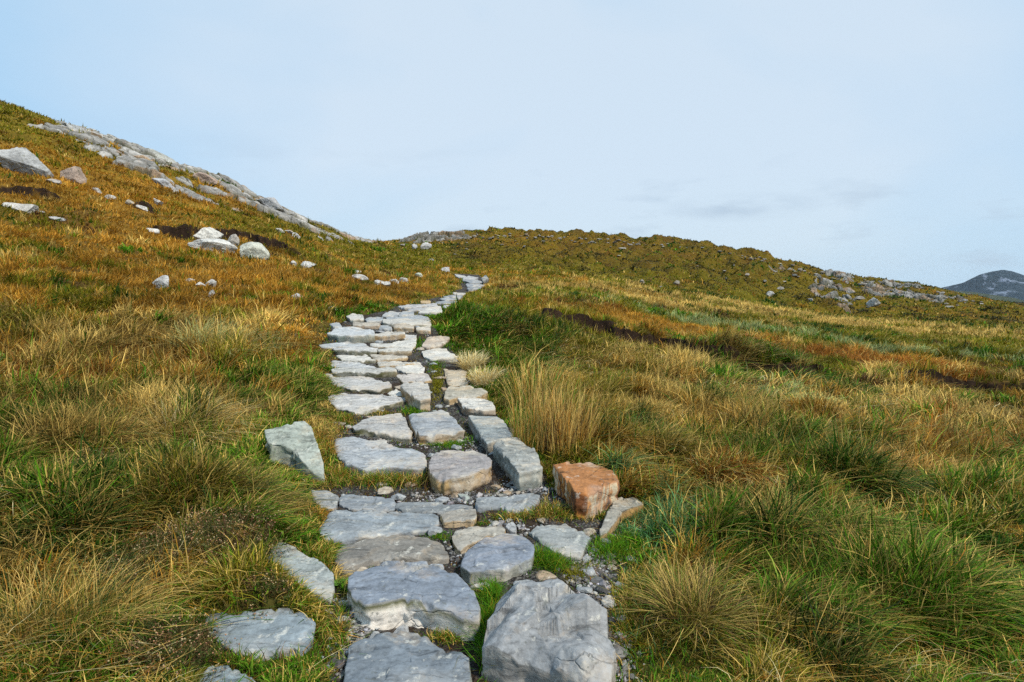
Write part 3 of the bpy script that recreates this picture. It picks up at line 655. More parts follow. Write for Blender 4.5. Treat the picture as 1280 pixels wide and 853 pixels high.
# ------------------------------------------------------------------ rock outcrops
def build_outcrop(spec, label):
    P = spec[1]; th, lr = xy2p(P[:, 0], P[:, 1])
    t0, t1, l0, l1 = th.min()-.02, th.max()+.02, lr.min()-.02, lr.max()+.02
    nu = int(min(520, (t1-t0)/.0013)); nv = int(min(300, (l1-l0)*520))
    T, L = np.meshgrid(np.linspace(t0, t1, nu), np.linspace(l0, l1, nv), indexing='ij')
    x, y = np.exp(L)*np.sin(T), np.exp(L)*np.cos(T)
    h, crk, cellv = outcrop_height(x.ravel(), y.ravel(), spec, True); h = h.reshape(x.shape)
    z = lookup(HZ, x.ravel(), y.ravel()).reshape(x.shape)+np.maximum(h, -.35)-.02
    Q = grid_faces(nu, nv)[:, ::-1]
    u = h.ravel()
    keep = (u[Q].max(1) > -.34)
    Q = Q[keep]; uq, inv = np.unique(Q.ravel(), return_inverse=True)
    V = np.stack([x, y, z], -1).reshape(-1, 3)[uq]
    g = fbm(V[:, 0]*.5, V[:, 1]*.5, 0, 3, 57)[:, None]
    c = np.where(g > .35, np.array([.40, .29, .20]), np.array([.42, .41, .385]))*(1.0 if spec[0] == 'left' else .72)*(.85+.3*vnoise(V[:, 0]*2, V[:, 1]*2, 0, 58))[:, None]
    c = c*(.72+.5*cellv[uq])[:, None]
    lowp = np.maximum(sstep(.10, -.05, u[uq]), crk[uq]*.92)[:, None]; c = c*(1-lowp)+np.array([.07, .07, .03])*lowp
    # normals from the grid are noisy enough; keep flat facets for a broken look
    loc = V.mean(0)
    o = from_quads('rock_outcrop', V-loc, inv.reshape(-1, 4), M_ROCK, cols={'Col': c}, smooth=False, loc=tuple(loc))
    tag(o, label, 'rock outcrop', 'bedrock outcrops')
OL = {'left': 'long band of cracked pale bedrock slabs running down the skyline of the left hill',
      'face': 'tall pinkish rock face on the right hill below the skyline',
      'shelf': 'broken pale rock shelf trailing down to the right of the tall rock face',
      'crest': 'low grey rock crest on the skyline just right of the gap between the hills',
      'ledge': 'small rocky ledge on the skyline left of the tall rock face'}
for s in OUTW: build_outcrop(s, OL[s[0]])

# ------------------------------------------------------------------ boulders
def ico(sub):
    import bmesh
    bm = bmesh.new(); bmesh.ops.create_icosphere(bm, subdivisions=sub, radius=1)
    V = np.array([v.co[:] for v in bm.verts]); F = np.array([[v.index for v in f.verts] for f in bm.faces]); bm.free(); return V, F
ICO = {k: ico(k) for k in (1, 2, 3, 5)}
def rock_shape(seed, sub=5, facets=9, rough=.05):
    r_ = np.random.default_rng(seed); V, F = ICO[sub]
    N = r_.normal(size=(facets, 3)); N /= np.linalg.norm(N, axis=1)[:, None]; D = r_.uniform(.42, .85, facets)
    dots = V@N.T; rr = np.where(dots > .05, D/np.maximum(dots, .05), 9)
    r = np.minimum(rr.min(1), 1.0)
    r = r*(1+rough*fbm(V[:, 0]*2.2+seed, V[:, 1]*2.2, V[:, 2]*2.2+.01, 5, seed % 50))
    return V*r[:, None], F
def tri_mesh(name, V, F, mat, **k):
    n = len(F); return new_mesh(name, V, F.ravel(), np.arange(n)*3, np.full(n, 3), mat, **k)
BO = [ # px centre, py base, width px, height px, colour, label, yaw
 (22,217,56,34,(.40,.41,.41),'large grey slab boulder at the left edge of the upper slope',.3),
 (84,228,32,22,(.42,.33,.27),'brown and grey boulder right of the large slab boulder at the left edge',.5),
 (67,230,20,6,(.46,.42,.38),'small flat stone between the two big boulders at the left edge',0),
 (23,265,38,12,LGT,'low pale boulder below the dark peat bank at the left edge',0),
 (53,267,6,3,LGT,'tiny pale stone just right of the low pale boulder',0),
 (69,276,19,5,PALE,'flat pale stone right of the low pale boulder at the left edge',0),
 (121,241,11,6,LGT,'small white stone topmost in the scatter on the left slope',0),
 (138,250,13,6,LGT,'small white stone second in the scatter on the left slope',0),
 (162,256,13,6,(.52,.47,.38),'cream stone in the scatter on the left slope',0),
 (176,263,13,6,LGT,'small white stone lowest in the scatter on the left slope',0),
 (196,256,11,7,LGT,'lone white stone right of the scatter on the left slope',0),
 (188,291,16,6,LGT,'flat white stone below the left end of the long peat bank',0),
 (259,304,32,20,(.60,.59,.54),'round white boulder resting on the long flat boulder by the peat bank',0),
 (263,313,62,16,(.62,.62,.59),'long flat white boulder under the round one by the peat bank',.45),
 (287,311,17,19,(.50,.47,.42),'upright brownish stone between the round and the faceted boulder',.6),
 (313,325,33,23,(.60,.62,.54),'faceted white boulder at the right of the peat bank cluster',.2),
 (366,332,8,6,LGT,'small white stone left of the low white boulder on the grass',0),
 (384,334,22,7,(.62,.62,.60),'low white boulder on the grass right of the peat bank cluster',0),
 (200,361,20,17,(.60,.61,.60),'pointed white rock alone in the middle of the left slope',.3),
 (237,353,11,5,LGT,'small flat stone right of the pointed white rock',0),
 (249,359,12,6,LGT,'left stone of the pale trio below the flat stone',0),
 (261,359,13,10,LGT,'right stone of the pale trio below the flat stone',.5),
 (264,371,9,9,LGT,'lowest stone of the pale trio below the flat stone',0),
 (372,376,18,9,(.56,.57,.58),'pale rounded rock alone left of the upper path',.2),
 (415,389,14,6,LGT,'small white stone close to the left side of the stair top',0),
 (449,352,20,9,LGT,'white slab-like rock on the slope left of the distant path',-.2),
 (447,344,8,6,LGT,'small white stone above the white slab-like rock',0),
 (473,356,13,6,LGT,'left stone of the white row beside the distant path',0),
 (484,358,12,6,LGT,'second stone of the white row beside the distant path',0),
 (494,356,13,7,LGT,'third stone of the white row beside the distant path',0),
 (504,354,11,7,LGT,'right stone of the white row beside the distant path',0),
 (349,290,11,5,LGT,'left one of the pair of white stones under the left outcrop',0),
 (360,291,10,4,LGT,'right one of the pair of white stones under the left outcrop',0),
 (369,297,10,6,PALE,'grey stone below the pair of white stones under the left outcrop',0),
 (523,347,10,6,(.46,.50,.42),'greenish stone in the grass left of the topmost path stretch',0),
 (557,340,11,6,PALE,'pale stone just left of the vanishing point of the path',.5),
 (533,312,14,9,(.50,.50,.49),'grey boulder under the rock crest on the skyline',0),
 (517,312,7,7,PALE,'small boulder left of the grey boulder under the rock crest',0),
 (963,371,10,7,LGT,'white boulder low on the right hill',0),
 (1093,384,17,12,(.52,.53,.52),'grey and white boulder below the broken rock shelf',.3),
 (202,234,28,11,(.48,.49,.51),'smooth grey boulder at the lower rim of the left outcrop',.3),
 (198,201,34,12,(.40,.41,.38),'domed boulder on the skyline of the left outcrop',.2),
 (337,262,38,17,(.42,.43,.44),'peaked dark slab on the skyline at the right of the left outcrop',.5),
 (256,229,30,12,(.43,.33,.27),'reddish boulder on the skyline of the left outcrop',.3),
 (88,161,30,7,(.40,.42,.42),'thin grey slab on the skyline at the top left',.2),
]
for i, (px, py, w, h, col, label, yaw) in enumerate(BO):
    p = hit(px, py, HZ); sc = p[1]/FPX
    V, F = rock_shape(100+i, 5, 10, .09)
    W_, H_ = w*sc, h*sc
    V = V-[0, 0, V[:, 2].min()]; V = V/np.array([np.ptp(V[:, 0]), np.ptp(V[:, 1]), V[:, 2].max()])
    V = V*[W_*1.02, min(W_*.75, 2.5), H_*1.3]-[0, 0, H_*.3]
    if yaw:       # the top shears over, following the bedding
        V[:, 0] += (V[:, 2])*yaw*.5
    if px < 460 or px > 900:
        sl = float((lookup(BZ, np.array([p[0]+.8]), p[1:2])-lookup(BZ, np.array([p[0]-.8]), p[1:2]))[0]/1.6)
        V[:, 2] += V[:, 0]*sl*.8
    g = (.9+.25*fbm(V[:, 0]*3/W_, V[:, 1]*3/W_, V[:, 2]*3/W_+.1, 3, 3))[:, None]
    o = tri_mesh('boulder', V, F, M_ROCK, smooth=False, cols={'Col': np.array(col)*1.08*g}, loc=(p[0], p[1]+W_*.2, p[2]))
    tag(o, label, 'boulder' if w > 15 else 'stone', 'boulders and stones scattered over the slopes')
# small rocks all over the far right hill and near the outcrops
protos = []
for k in range(6):
    V, F = rock_shape(300+k, 3, 9, .08); V = V-[0, 0, V[:, 2].min()+.3]
    protos.append((V, F))
pm = [None]*6
HILL_ROCKS = []
r2 = np.random.default_rng(5)
tries = 0
while len(HILL_ROCKS) < 210 and tries < 4000:
    tries += 1
    px = r2.uniform(500, 1260); py = r2.uniform(290, 385) if tries % 3 else np.interp(px, [480,530,640,800,900,960,1040,1130,1200,1280], [302,293,290,299,309,321,341,350,371,379])+r2.uniform(3, 9)
    sky = np.interp(px, [480,530,640,800,900,960,1040,1130,1200,1280], [302,293,290,299,309,321,341,350,371,379])
    edge = np.interp(px, [480,560,620,700,860,1060,1280], [320,330,335,348,365,395,420])
    if py < sky+3 or py > edge: continue
    dens = .25+.75*vnoise(px/40, py/14, 0, 99)+(.5 if py < sky+16 and px < 860 else 0)+(.5 if px > 930 and py < sky+30 else 0)
    if py < sky+9: dens += .35
    if r2.random() > dens: continue
    p = hit(px, py, HZ)
    if p[1] < 40: continue
    HILL_ROCKS.append((p, r2.uniform(.08, .26)*(1.5 if r2.random() < .12 else 1)))
for i, (p, s) in enumerate(HILL_ROCKS):
    k = i % 6
    if pm[k] is None:
        V, F = protos[k]; cc = np.array([(.32,.30,.27),(.26,.24,.20),(.40,.38,.34),(.24,.20,.15),(.30,.29,.27),(.20,.19,.17)][k])
        o = tri_mesh('hillside_rock', V, F, M_ROCK, cols={'Col': np.tile(cc, (len(V), 1))}, smooth=False); pm[k] = o
    else:
        o = pm[k].copy(); COL.objects.link(o)
    o.location = (p[0], p[1], p[2]+.02); o.scale = (s*1.6, s, s*.7); o.rotation_euler = (0, 0, r2.uniform(0, 6.3))
    tag(o, 'small pale rock poking out of the heather on the far right hill', 'rock', 'small rocks in the heather of the far hill')

# ------------------------------------------------------------------ gravel between the stones
def in_stones(x, y, grow=0.0, shift=0.0):
    r = np.hypot(x, y)+1e-9; xs, ys = x+x/r*shift, y+y/r*shift
    out = np.zeros(x.shape, bool)
    for W, *_ in STW:
        m = (xs > W[:, 0].min()-grow) & (xs < W[:, 0].max()+grow) & (ys > W[:, 1].min()-grow) & (ys < W[:, 1].max()+grow)
        if m.any():
            k = np.where(m)[0]; out[k] |= poly_sd(xs[k], ys[k], W) > -grow
    return out
def build_gravel():
    r3 = np.random.default_rng(11)
    P = []
    patches = [(785,680,30,22,900),(740,720,18,25,600),(590,690,20,12,350),(635,662,18,5,150),(760,572,30,8,350),(775,600,26,8,260),(575,625,70,8,500),(445,770,22,22,500),(445,830,18,30,400),(620,700,45,12,250),
               (660,610,30,8,350),(520,640,60,4,200),(590,565,10,20,200),(520,552,60,4,250),(600,475,14,14,250),(610,450,10,12,150),(480,548,40,5,150),(770,830,14,30,250),(765,770,16,30,300),(480,440,70,30,400),(500,410,50,20,300)]
    for px, py, rx, ry, n in patches:
        for _ in range(int(n*.16)):
            q = hit(px+r3.normal()*rx*.6, min(py+r3.normal()*ry*.6, 870), HZ)
            P += [(q[0]+r3.normal()*.04, q[1]+r3.normal()*.04) for _ in range(7)]
    P = np.array(P)
    m = ~in_stones(P[:, 0], P[:, 1], -.01); P = P[m]
    n = len(P); z = ground(P[:, 0], P[:, 1])
    s = np.abs(r3.normal(size=n))*.004+.0035; s[r3.random(n) < .02] *= 2.6
    V0, F0 = ICO[1]
    V = V0[None]*(1+.28*r3.normal(size=(n, len(V0), 1)).clip(-1.5, 1.5))
    V = V*(s[:, None]*np.stack([r3.uniform(.9, 1.7, n), r3.uniform(.8, 1.3, n), r3.uniform(.5, .9, n)], 1))[:, None]
    a = r3.uniform(0, 6.3, n); c, si = np.cos(a)[:, None], np.sin(a)[:, None]
    X = V[..., 0]*c-V[..., 1]*si; Y = V[..., 0]*si+V[..., 1]*c
    V = np.stack([X+P[:, :1], Y+P[:, 1:], V[..., 2]+z[:, None]+s[:, None]*.35], -1).reshape(-1, 3)
    F = (F0[None]+(np.arange(n)*len(V0))[:, None, None]).reshape(-1, 3)
    g = .04+.40*r3.random(n)**2.0; tint = np.stack([g*(1+r3.normal(size=n)*.05), g, g*(1+r3.normal(size=n)*.06+.03)], 1)
    o = tri_mesh('gravel', V, F, M_STONE, cols={'Col': np.repeat(tint.clip(.05, .75), len(V0), 0)}, smooth=False)
    tag(o, 'loose grey and white gravel between the path stones', 'gravel', kind='stuff')
build_gravel()

def fillers():
    r4 = np.random.default_rng(21); got = 0; used = []
    for _ in range(3000):
        if got >= 80: break
        py = r4.uniform(395, 850)**1.0; l = np.interp(py, [e[0] for e in EDGE][::-1], [e[1] for e in EDGE][::-1]); rr_ = np.interp(py, [e[0] for e in EDGE][::-1], [e[2] for e in EDGE][::-1])
        px = r4.uniform(l+4, rr_-4); p = hit(px, py, HZ); s = r4.uniform(.022, .055)*(1+.03*p[1])
        if in_stones(p[:1], p[1:2], s*.8)[0] or any(math.hypot(p[0]-q[0], p[1]-q[1]) < s+q[2] for q in used): continue
        used.append((p[0], p[1], s)); got += 1
        V, F = rock_shape(900+got, 3, 9, .08); V = V*[s*r4.uniform(1, 1.5), s, s*.55]
        a = r4.uniform(0, 6.3); V = np.stack([V[:, 0]*math.cos(a)-V[:, 1]*math.sin(a), V[:, 0]*math.sin(a)+V[:, 1]*math.cos(a), V[:, 2]], 1)
        col = np.array([(.30,.32,.34),(.36,.31,.24),(.26,.28,.29),(.42,.40,.36),(.33,.25,.17)][got % 5])
        o = tri_mesh('filler_stone', V, F, M_STONE, smooth=False, cols={'Col': np.tile(col, (len(V), 1))}, loc=(p[0], p[1], p[2]+s*.12))
        tag(o, 'small loose stone filling a gap between the slabs of the path', 'stone', 'small stones wedged between the path slabs')
fillers()

# ------------------------------------------------------------------ grass
def blades(name, P, H, lean, az, width, c0, c1, segs=3, mat=None, **kw):
    """one ribbon per root point"""
    n = len(P); lv = segs
    t = np.linspace(0, 1, lv+1)
    curl = rng.normal(size=n)*.55
    wa = az+math.pi/2+rng.uniform(-1.0, 1.0, n)
    wx, wy = np.cos(wa), np.sin(wa)
    V = np.empty((n, 2*lv+1, 3), np.float32); C = np.empty((n, 2*lv+1, 3), np.float32)
    for k in range(lv+1):
        tk = t[k]
        hx, hy = np.cos(az+curl*tk*tk), np.sin(az+curl*tk*tk)
        ho = H*lean*tk**1.7; ve = H*(tk-.42*np.minimum(lean, 1.6)*tk*tk)
        ce = np.stack([P[:, 0]+hx*ho, P[:, 1]+hy*ho, P[:, 2]+ve-.01], 1)
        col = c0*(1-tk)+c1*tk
        if k < lv:
            w = (width*(1-.55*tk**1.5)*.5)[:, None]; d = np.stack([wx, wy, np.zeros(n)], 1)*w
            V[:, 2*k] = ce-d; V[:, 2*k+1] = ce+d; C[:, 2*k] = col; C[:, 2*k+1] = col
        else:
            V[:, 2*k] = ce; C[:, 2*k] = col
    vb = 2*lv+1; loop = []; tot = []
    for k in range(lv-1): loop += [2*k, 2*k+1, 2*k+3, 2*k+2]; tot.append(4)
    loop += [2*lv-2, 2*lv-1, 2*lv]; tot.append(3)
    loop = np.array(loop); tot = np.array(tot)
    L = (loop[None]+(np.arange(n)*vb)[:, None]).ravel(); T = np.tile(tot, n); S = np.r_[0, np.cumsum(T)[:-1]]
    return new_mesh(name, V.reshape(-1, 3), L, S, T, mat or M_GRASS, cols={'Col': C.reshape(-1, 3)}, smooth=True, **kw)

HEATHP = [(*hit(px, py, HZ)[:2], rr) for px, py, rr in ((285,690,.20),(215,830,.15),(330,745,.09),(180,720,.18),(110,600,.2))]
WIND = 0.15
def sample_band(n, r0, r1, th0=-.92, th1=.88, power=0.0):
    n = int(n*1.06)
    u = rng.random(n)
    if power == 0: r = r0*(r1/r0)**u
    else: r = (r0**power+(r1**power-r0**power)*u)**(1/power)
    th = rng.uniform(th0, th1, n)
    return r*np.sin(th), r*np.cos(th)
def meadow(name, n, r0, r1, cell, power, wpx, segs, hs=(.16, .34), label=None, jit=.55):
    x, y = sample_band(n, r0, r1, power=power); n = len(x)
    wx0 = .22*fbm(x*2.1, y*2.1, 0, 3, 61)*cell/.62; wy0 = .22*fbm(x*2.1+7, y*2.1, 0, 3, 62)*cell/.62
    cx, cy, gap, hh = cells((x+wx0)/cell, (y+wy0)/cell, 11 if cell == .62 else 19)
    sc = cell*.37; dx, dy, gap_, hh2 = cells((x-wy0)/sc, (y+wx0)/sc, 23)
    cx *= cell; cy *= cell; dx *= sc; dy *= sc
    small = hh[2] < .6          # some tussocks are loose groups of smaller tufts
    cx = np.where(small, dx, cx); cy = np.where(small, dy, cy); hh = [np.where(small, b, a) for a, b in zip(hh, hh2)]
    loose = rng.random(n) < .35
    f = np.where(loose, 1.0, np.where(small, .6, .72))
    ox, oy = (x-cx), (y-cy); qx, qy = x-ox*(1-f), y-oy*(1-f); ox, oy = ox*f, oy*f; x, y = qx, qy
    th, lr = xy2p(x, y); r = np.exp(lr)
    d = corridor(x, y)
    keep = d > -.03
    keep &= ~in_stones(x, y, .0)
    bare = lookup(BARE, x, y); keep &= (bare < rng.uniform(.2, 1.3, n))
    for s in OUTW:
        m = (np.abs(x-s[1][:, 0].mean()) < 30) & (np.abs(y-s[1][:, 1].mean()) < 30)
        if m.any():
            k = np.where(m)[0]; k = k[poly_sd(x[k], y[k], s[1]) > -1.5]
            if len(k): keep[k] &= outcrop_height(x[k], y[k], s) < .02
    x, y, ox, oy, th, r, d = [q[keep] for q in (x, y, ox, oy, th, r, d)]
    cx, cy = cx[keep], cy[keep]; hh = [q[keep] for q in hh]; n = len(x)
    z = lookup(HZ, x, y)
    # colours: one for the tussock, some strands of another
    W = veg_weights(cx, cy)
    far_ = sstep(7, 14, r)
    patch = np.clip(.5+.62*fbm(cx*.5+11, cy*.5, 0, 3, 88), 0, .999)
    ty = pick(W, hh[1]*(1-.52*far_)+patch*.52*far_, 1.7)
    other = pick(W, rng.random(n), 1.0)
    sw = rng.random(n) < .30-.18*far_; ty = np.where(sw, other, ty)
    st = rng.random(n) < (.10+.10*hh[2])*(1-.85*far_); ty = np.where(st, NAMES.index('straw'), ty)
    c = PC[ty]*((.35+1.2*rng.random(n)**1.5 if r1 < 14 else rng.uniform(.78, 1.22, n))*(.7+.6*hh[3] if r1 < 14 else .85+.3*hh[3]))[:, None]
    big = np.clip(1+.45*fbm(x*.6, y*.6, 0, 4, 77), .45, 1.5)[:, None]; c = c*big
    hz_ = sstep(44, 58, r)*sstep(-.16, -.06, th); scrub = sstep(.0, .22, vnoise(x*.62, y*.62, 0, 44)+.4*vnoise(x*1.7, y*1.7, 0, 45))*hz_
    c = c*(1-scrub[:, None])+np.array([.050, .046, .014])*rng.uniform(.6, 1.4, (n, 1))*scrub[:, None]
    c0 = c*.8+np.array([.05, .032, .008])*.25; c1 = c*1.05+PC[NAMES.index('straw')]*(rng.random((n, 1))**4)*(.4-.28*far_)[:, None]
    H = (hs[0]+(hs[1]-hs[0])*hh[0])*rng.uniform(.5, 1.15, n)
    tall = np.isin(ty, [NAMES.index('straw'), NAMES.index('deep'), NAMES.index('grey')]); H = np.where(tall, H*1.15, H)
    H *= np.where(ty == NAMES.index('brown'), .6, 1)
    H *= np.clip(.30+d/.75, .30, 1)*np.where(r < 3.2, .85, 1)
    for hx_, hy_, hr_ in HEATHP:
        H = np.where(np.hypot(x-hx_, y-hy_) < hr_*1.15, H*.38, H)
    for sh, hm in ((.08, .05), (.18, .09), (.3, .14)):
        m = in_stones(x, y, .03, sh); H = np.where(m, np.minimum(H, hm*rng.uniform(.6, 1.5, n)), H)
    rad = np.hypot(ox, oy)/(cell*.5)
    fa = WIND+1.1*fbm(x*.45, y*.45, 0, 3, 66); fs = .45+.5*fbm(x*.8+3, y*.8, 0, 2, 67)
    vx = ox/(cell*.5)*.55+np.cos(fa)*fs+rng.normal(size=n)*.48
    vy = oy/(cell*.5)*.55+np.sin(fa)*fs-.1+rng.normal(size=n)*.48
    az = np.arctan2(vy, vx); lean = np.clip(np.hypot(vx, vy)*.95*rng.uniform(.6, 1.4, n), .1, 2.0)
    H *= np.where(rng.random(n) < .06, 1.45, 1)*(.85+.45*fbm(x*.9, y*.9, 0, 3, 68))
    wd = np.maximum(.0033, wpx*r/626)*rng.uniform(.6, 1.5, n)*np.where(np.isin(ty, [NAMES.index('green'), NAMES.index('deep')]), 1.9, 1.05)
    o = blades(name, np.stack([x, y, z], 1), H, lean, az, wd, c0, c1, segs)
    tag(o, label, 'grass', kind='stuff')
    return o
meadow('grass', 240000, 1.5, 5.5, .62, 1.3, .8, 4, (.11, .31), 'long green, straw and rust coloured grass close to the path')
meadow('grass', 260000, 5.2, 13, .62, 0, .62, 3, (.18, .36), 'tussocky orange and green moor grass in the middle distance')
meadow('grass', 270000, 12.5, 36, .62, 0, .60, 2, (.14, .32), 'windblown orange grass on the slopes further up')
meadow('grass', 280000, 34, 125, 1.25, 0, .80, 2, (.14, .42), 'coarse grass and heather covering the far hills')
def thatch(n, r0, r1):
    x, y = sample_band(n, r0, r1, power=1.0)
    d = corridor(x, y); keep = (d > .08) & ~in_stones(x, y, .04, .1) & ~in_stones(x, y, .12) & (lookup(BARE, x, y) < .3)
    x, y = x[keep], y[keep]; k = (fbm(x*1.3, y*1.3, 0, 3, 71) > -.15); x, y = x[k], y[k]; n = len(x)
    ty = rng.choice([NAMES.index(q) for q in ('straw', 'pale', 'orange', 'brown', 'rust')], n, p=[.35, .1, .25, .15, .15])
    c = PC[ty]*rng.uniform(.4, 1.15, n)[:, None]
    az = WIND+1.6*fbm(x*.9, y*.9, 0, 3, 72)+rng.normal(size=n)*.9
    H = rng.uniform(.05, .13, n); z = lookup(HZ, x, y)+rng.uniform(0, .16, n)*np.clip(corridor(x, y), 0, 1)
    o = blades('grass', np.stack([x, y, z], 1), H, rng.uniform(1.4, 3.2, n), az, np.maximum(.0025, .5*np.hypot(x, y)/626)*rng.uniform(.7, 1.2, n), c, c*1.1, 4)
    tag(o, 'matted dead straw lying across the grass', 'grass', kind='stuff')
thatch(42000, 1.6, 11)
# short dense understorey near the viewer
def understorey(n, r0, r1):
    x, y = sample_band(n, r0, r1, power=1.2)
    d = corridor(x, y); keep = (d > .0) & ~in_stones(x, y, .005) & (lookup(BARE, x, y) < .3)
    x, y, d = x[keep], y[keep], d[keep]; n = len(x)
    W = veg_weights(x, y); W[:, NAMES.index('green')] += .5; W[:, NAMES.index('deep')] += .4; W[:, NAMES.index('brown')] += .3; W[:, NAMES.index('orange')] *= .6
    ty = pick(W, rng.random(n), 1.0); c = PC[ty]*rng.uniform(.5, 1.1, n)[:, None]
    o = blades('grass', np.stack([x, y, lookup(HZ, x, y)], 1), rng.uniform(.04, .11, n), rng.uniform(.2, 1.2, n), rng.uniform(0, 6.3, n),
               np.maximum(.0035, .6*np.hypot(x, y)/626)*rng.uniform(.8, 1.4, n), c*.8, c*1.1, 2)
    tag(o, 'short dense grass at the foot of the tussocks', 'grass', kind='stuff')
understorey(150000, 1.5, 9)

# short grass and moss growing in the joints of the path
JOINT = [(428,526,16,8,'mix',.08,900),(410,560,8,12,'mix',.08,300),(450,515,30,5,'mix',.06,500),(600,470,14,12,'mix',.08,500),(500,440,40,3,'olive',.03,300),(425,437,25,4,'mix',.05,300),(540,395,12,6,'green',.08,300),(470,386,20,4,'mix',.10,400),(520,378,12,3,'mix',.12,300),(560,368,10,3,'mix',.12,250),(575,352,6,5,'mix',.14,250),(425,545,10,30,'mix',.07,500),(412,500,8,30,'mix',.07,500),(550,540,60,60,'olive',.03,900),(470,600,70,60,'mix',.035,1100),(600,640,80,50,'mix',.035,1200),(560,700,90,60,'mix',.035,1000),(470,460,60,50,'olive',.025,1500),(520,430,40,40,'mix',.04,700),(575,540,20,30,'green',.04,300),(740,700,30,40,'mix',.05,700),(780,770,14,40,'mix',.08,500),(440,760,16,40,'mix',.05,400),(440,470,28,12,'olive',.035,500),(455,450,45,10,'mix',.035,500),(500,462,30,10,'olive',.035,400),(430,425,35,8,'mix',.04,500),(500,422,20,8,'olive',.04,300),(470,408,40,6,'mix',.04,500),(520,395,30,5,'olive',.05,300),(540,380,35,3,'olive',.06,500),(415,445,8,25,'mix',.08,600),(565,372,20,3,'mix',.08,300),(535,505,10,20,'brown',.04,300),(505,548,8,14,'green',.05,200),(590,540,10,20,'brown',.05,300),(490,603,62,9,'mix',.13,1500),(560,612,35,7,'brown',.10,420),(645,600,18,8,'brown',.07,160),(556,556,26,6,'green',.085,900),(520,515,14,6,'green',.10,600),(470,517,36,4,'mix',.06,600),
 (546,478,8,20,'olive',.055,1300),(545,455,9,10,'green',.06,500),(700,643,55,9,'mix',.11,1300),(640,648,30,6,'mix',.08,500),(688,703,32,12,'green',.11,1300),(612,742,13,13,'green',.13,500),(610,800,14,36,'green',.15,900),(560,800,26,7,'mix',.10,420),
 (546,672,20,6,'green',.05,450),(448,706,20,5,'green',.05,300),(770,690,26,14,'green',.11,1500),(500,552,18,4,'mix',.05,250),(425,598,18,9,'mix',.09,600),(405,606,22,7,'mix',.09,500),(660,520,10,10,'green',.12,200),
 (590,490,14,7,'green',.10,300),(440,490,20,3,'olive',.04,250),(520,430,10,6,'green',.08,400),(430,440,30,3,'olive',.03,200),(600,655,12,3,'green',.04,120),(530,410,8,5,'green',.07,300),(420,675,16,10,'mix',.09,500),
 (480,672,60,2,'green',.03,200),(405,700,10,25,'mix',.10,500),(425,790,9,30,'mix',.10,300),(500,470,14,6,'olive',.03,200),(560,430,8,10,'green',.10,300),(470,640,60,2,'green',.03,150),(720,720,14,10,'olive',.08,250)]
def joints():
    X = []; Y = []; C0 = []; Hh = []
    for px, py, rx, ry, ty, h, n in JOINT:
        ctr = [hit(px+a*rx, min(py+b*ry, 868), BZ) for a, b in ((-1, 0), (1, 0), (0, -1), (0, 1), (0, 0))]
        ex = (ctr[1]-ctr[0])/2; ey = (ctr[2]-ctr[3])/2; c = ctr[4]
        a = rng.normal(size=n)*.55; b = rng.normal(size=n)*.55
        x = c[0]+ex[0]*a+ey[0]*b; y = c[1]+ex[1]*a+ey[1]*b
        if ty == 'mix': k = rng.choice([NAMES.index(q) for q in ('green', 'olive', 'straw', 'rust', 'brown')], n, p=[.3, .25, .2, .12, .13])
        else: k = np.full(n, NAMES.index(ty)); k = np.where(rng.random(n) < .2, NAMES.index('olive'), k)
        X.append(x); Y.append(y); C0.append(PC[k]*rng.uniform(.6, 1.3, n)[:, None]); Hh.append(h*rng.uniform(.5, 1.2, n))
    x, y, c, h = map(np.concatenate, (X, Y, C0, Hh))
    k = ~in_stones(x, y, 0.0); x, y, c, h = x[k], y[k], c[k], h[k]; n = len(x)
    m = in_stones(x, y, .02, .12); h = np.where(m, h*.6, h)
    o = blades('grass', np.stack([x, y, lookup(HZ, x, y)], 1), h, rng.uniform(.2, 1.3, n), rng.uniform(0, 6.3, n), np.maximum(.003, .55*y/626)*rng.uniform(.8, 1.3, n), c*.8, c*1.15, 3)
    tag(o, 'small tufts of grass growing in the joints of the path', 'grass', kind='stuff')
joints()

# ------------------------------------------------------------------ single tussocks that stand out
def tussock(name, px, py, rad, n, h, cols, lean, label, cat='grass tussock', wind=.4, width=.004, group=None, curl=0, ring=1.0, mess=.33):
    p = hit(px, py, HZ); a = rng.uniform(0, 6.3, n); r = rad*np.sqrt(rng.random(n))*ring
    x, y = r*np.cos(a), r*np.sin(a)*.8
    z = lookup(HZ, x+p[0], y+p[1])-p[2]
    k = rng.choice(len(cols), n, p=[c[1] for c in cols]); c = np.array([PAL[q[0]] for q in cols])[k]*rng.uniform(.65, 1.3, n)[:, None]
    vx = np.cos(a)*r/rad*lean+wind*rng.uniform(.3, 1.2, n)+rng.normal(size=n)*mess; vy = np.sin(a)*r/rad*lean+rng.normal(size=n)*mess
    o = blades(name, np.stack([x, y, z], 1), h*rng.uniform(.3, 1.2, n), np.hypot(vx, vy), np.arctan2(vy, vx), width*rng.uniform(.7, 1.3, n), c*.85, c*1.1+.03, 5, loc=tuple(p))
    tag(o, label, cat, group); return o
tussock('reed_clump', 668, 566, .18, 480, .52, [('straw', .45), ('orange', .35), ('green', .2)], .2, 'upright dry orange reeds growing beside the kerb stones', 'reeds', .08, .005, mess=.10)
tussock('reed_clump', 703, 568, .24, 760, .58, [('straw', .55), ('orange', .33), ('brown', .12)], .22, 'taller straw coloured reeds just behind the orange block', 'reeds', .10, .005, mess=.10)
tussock('reed_clump', 672, 505, .30, 600, .46, [('straw', .4), ('green', .35), ('orange', .25)], .45, 'green and straw reeds behind the right kerb row', 'reeds', .08, .006, mess=.12)
tussock('grass_tussock', 868, 775, .13, 1300, .28, [('straw', .35), ('olive', .3), ('brown', .25), ('green', .10)], 1.0, 'spiky brown and straw tussock right of the largest boulder', wind=.15, width=.0028)
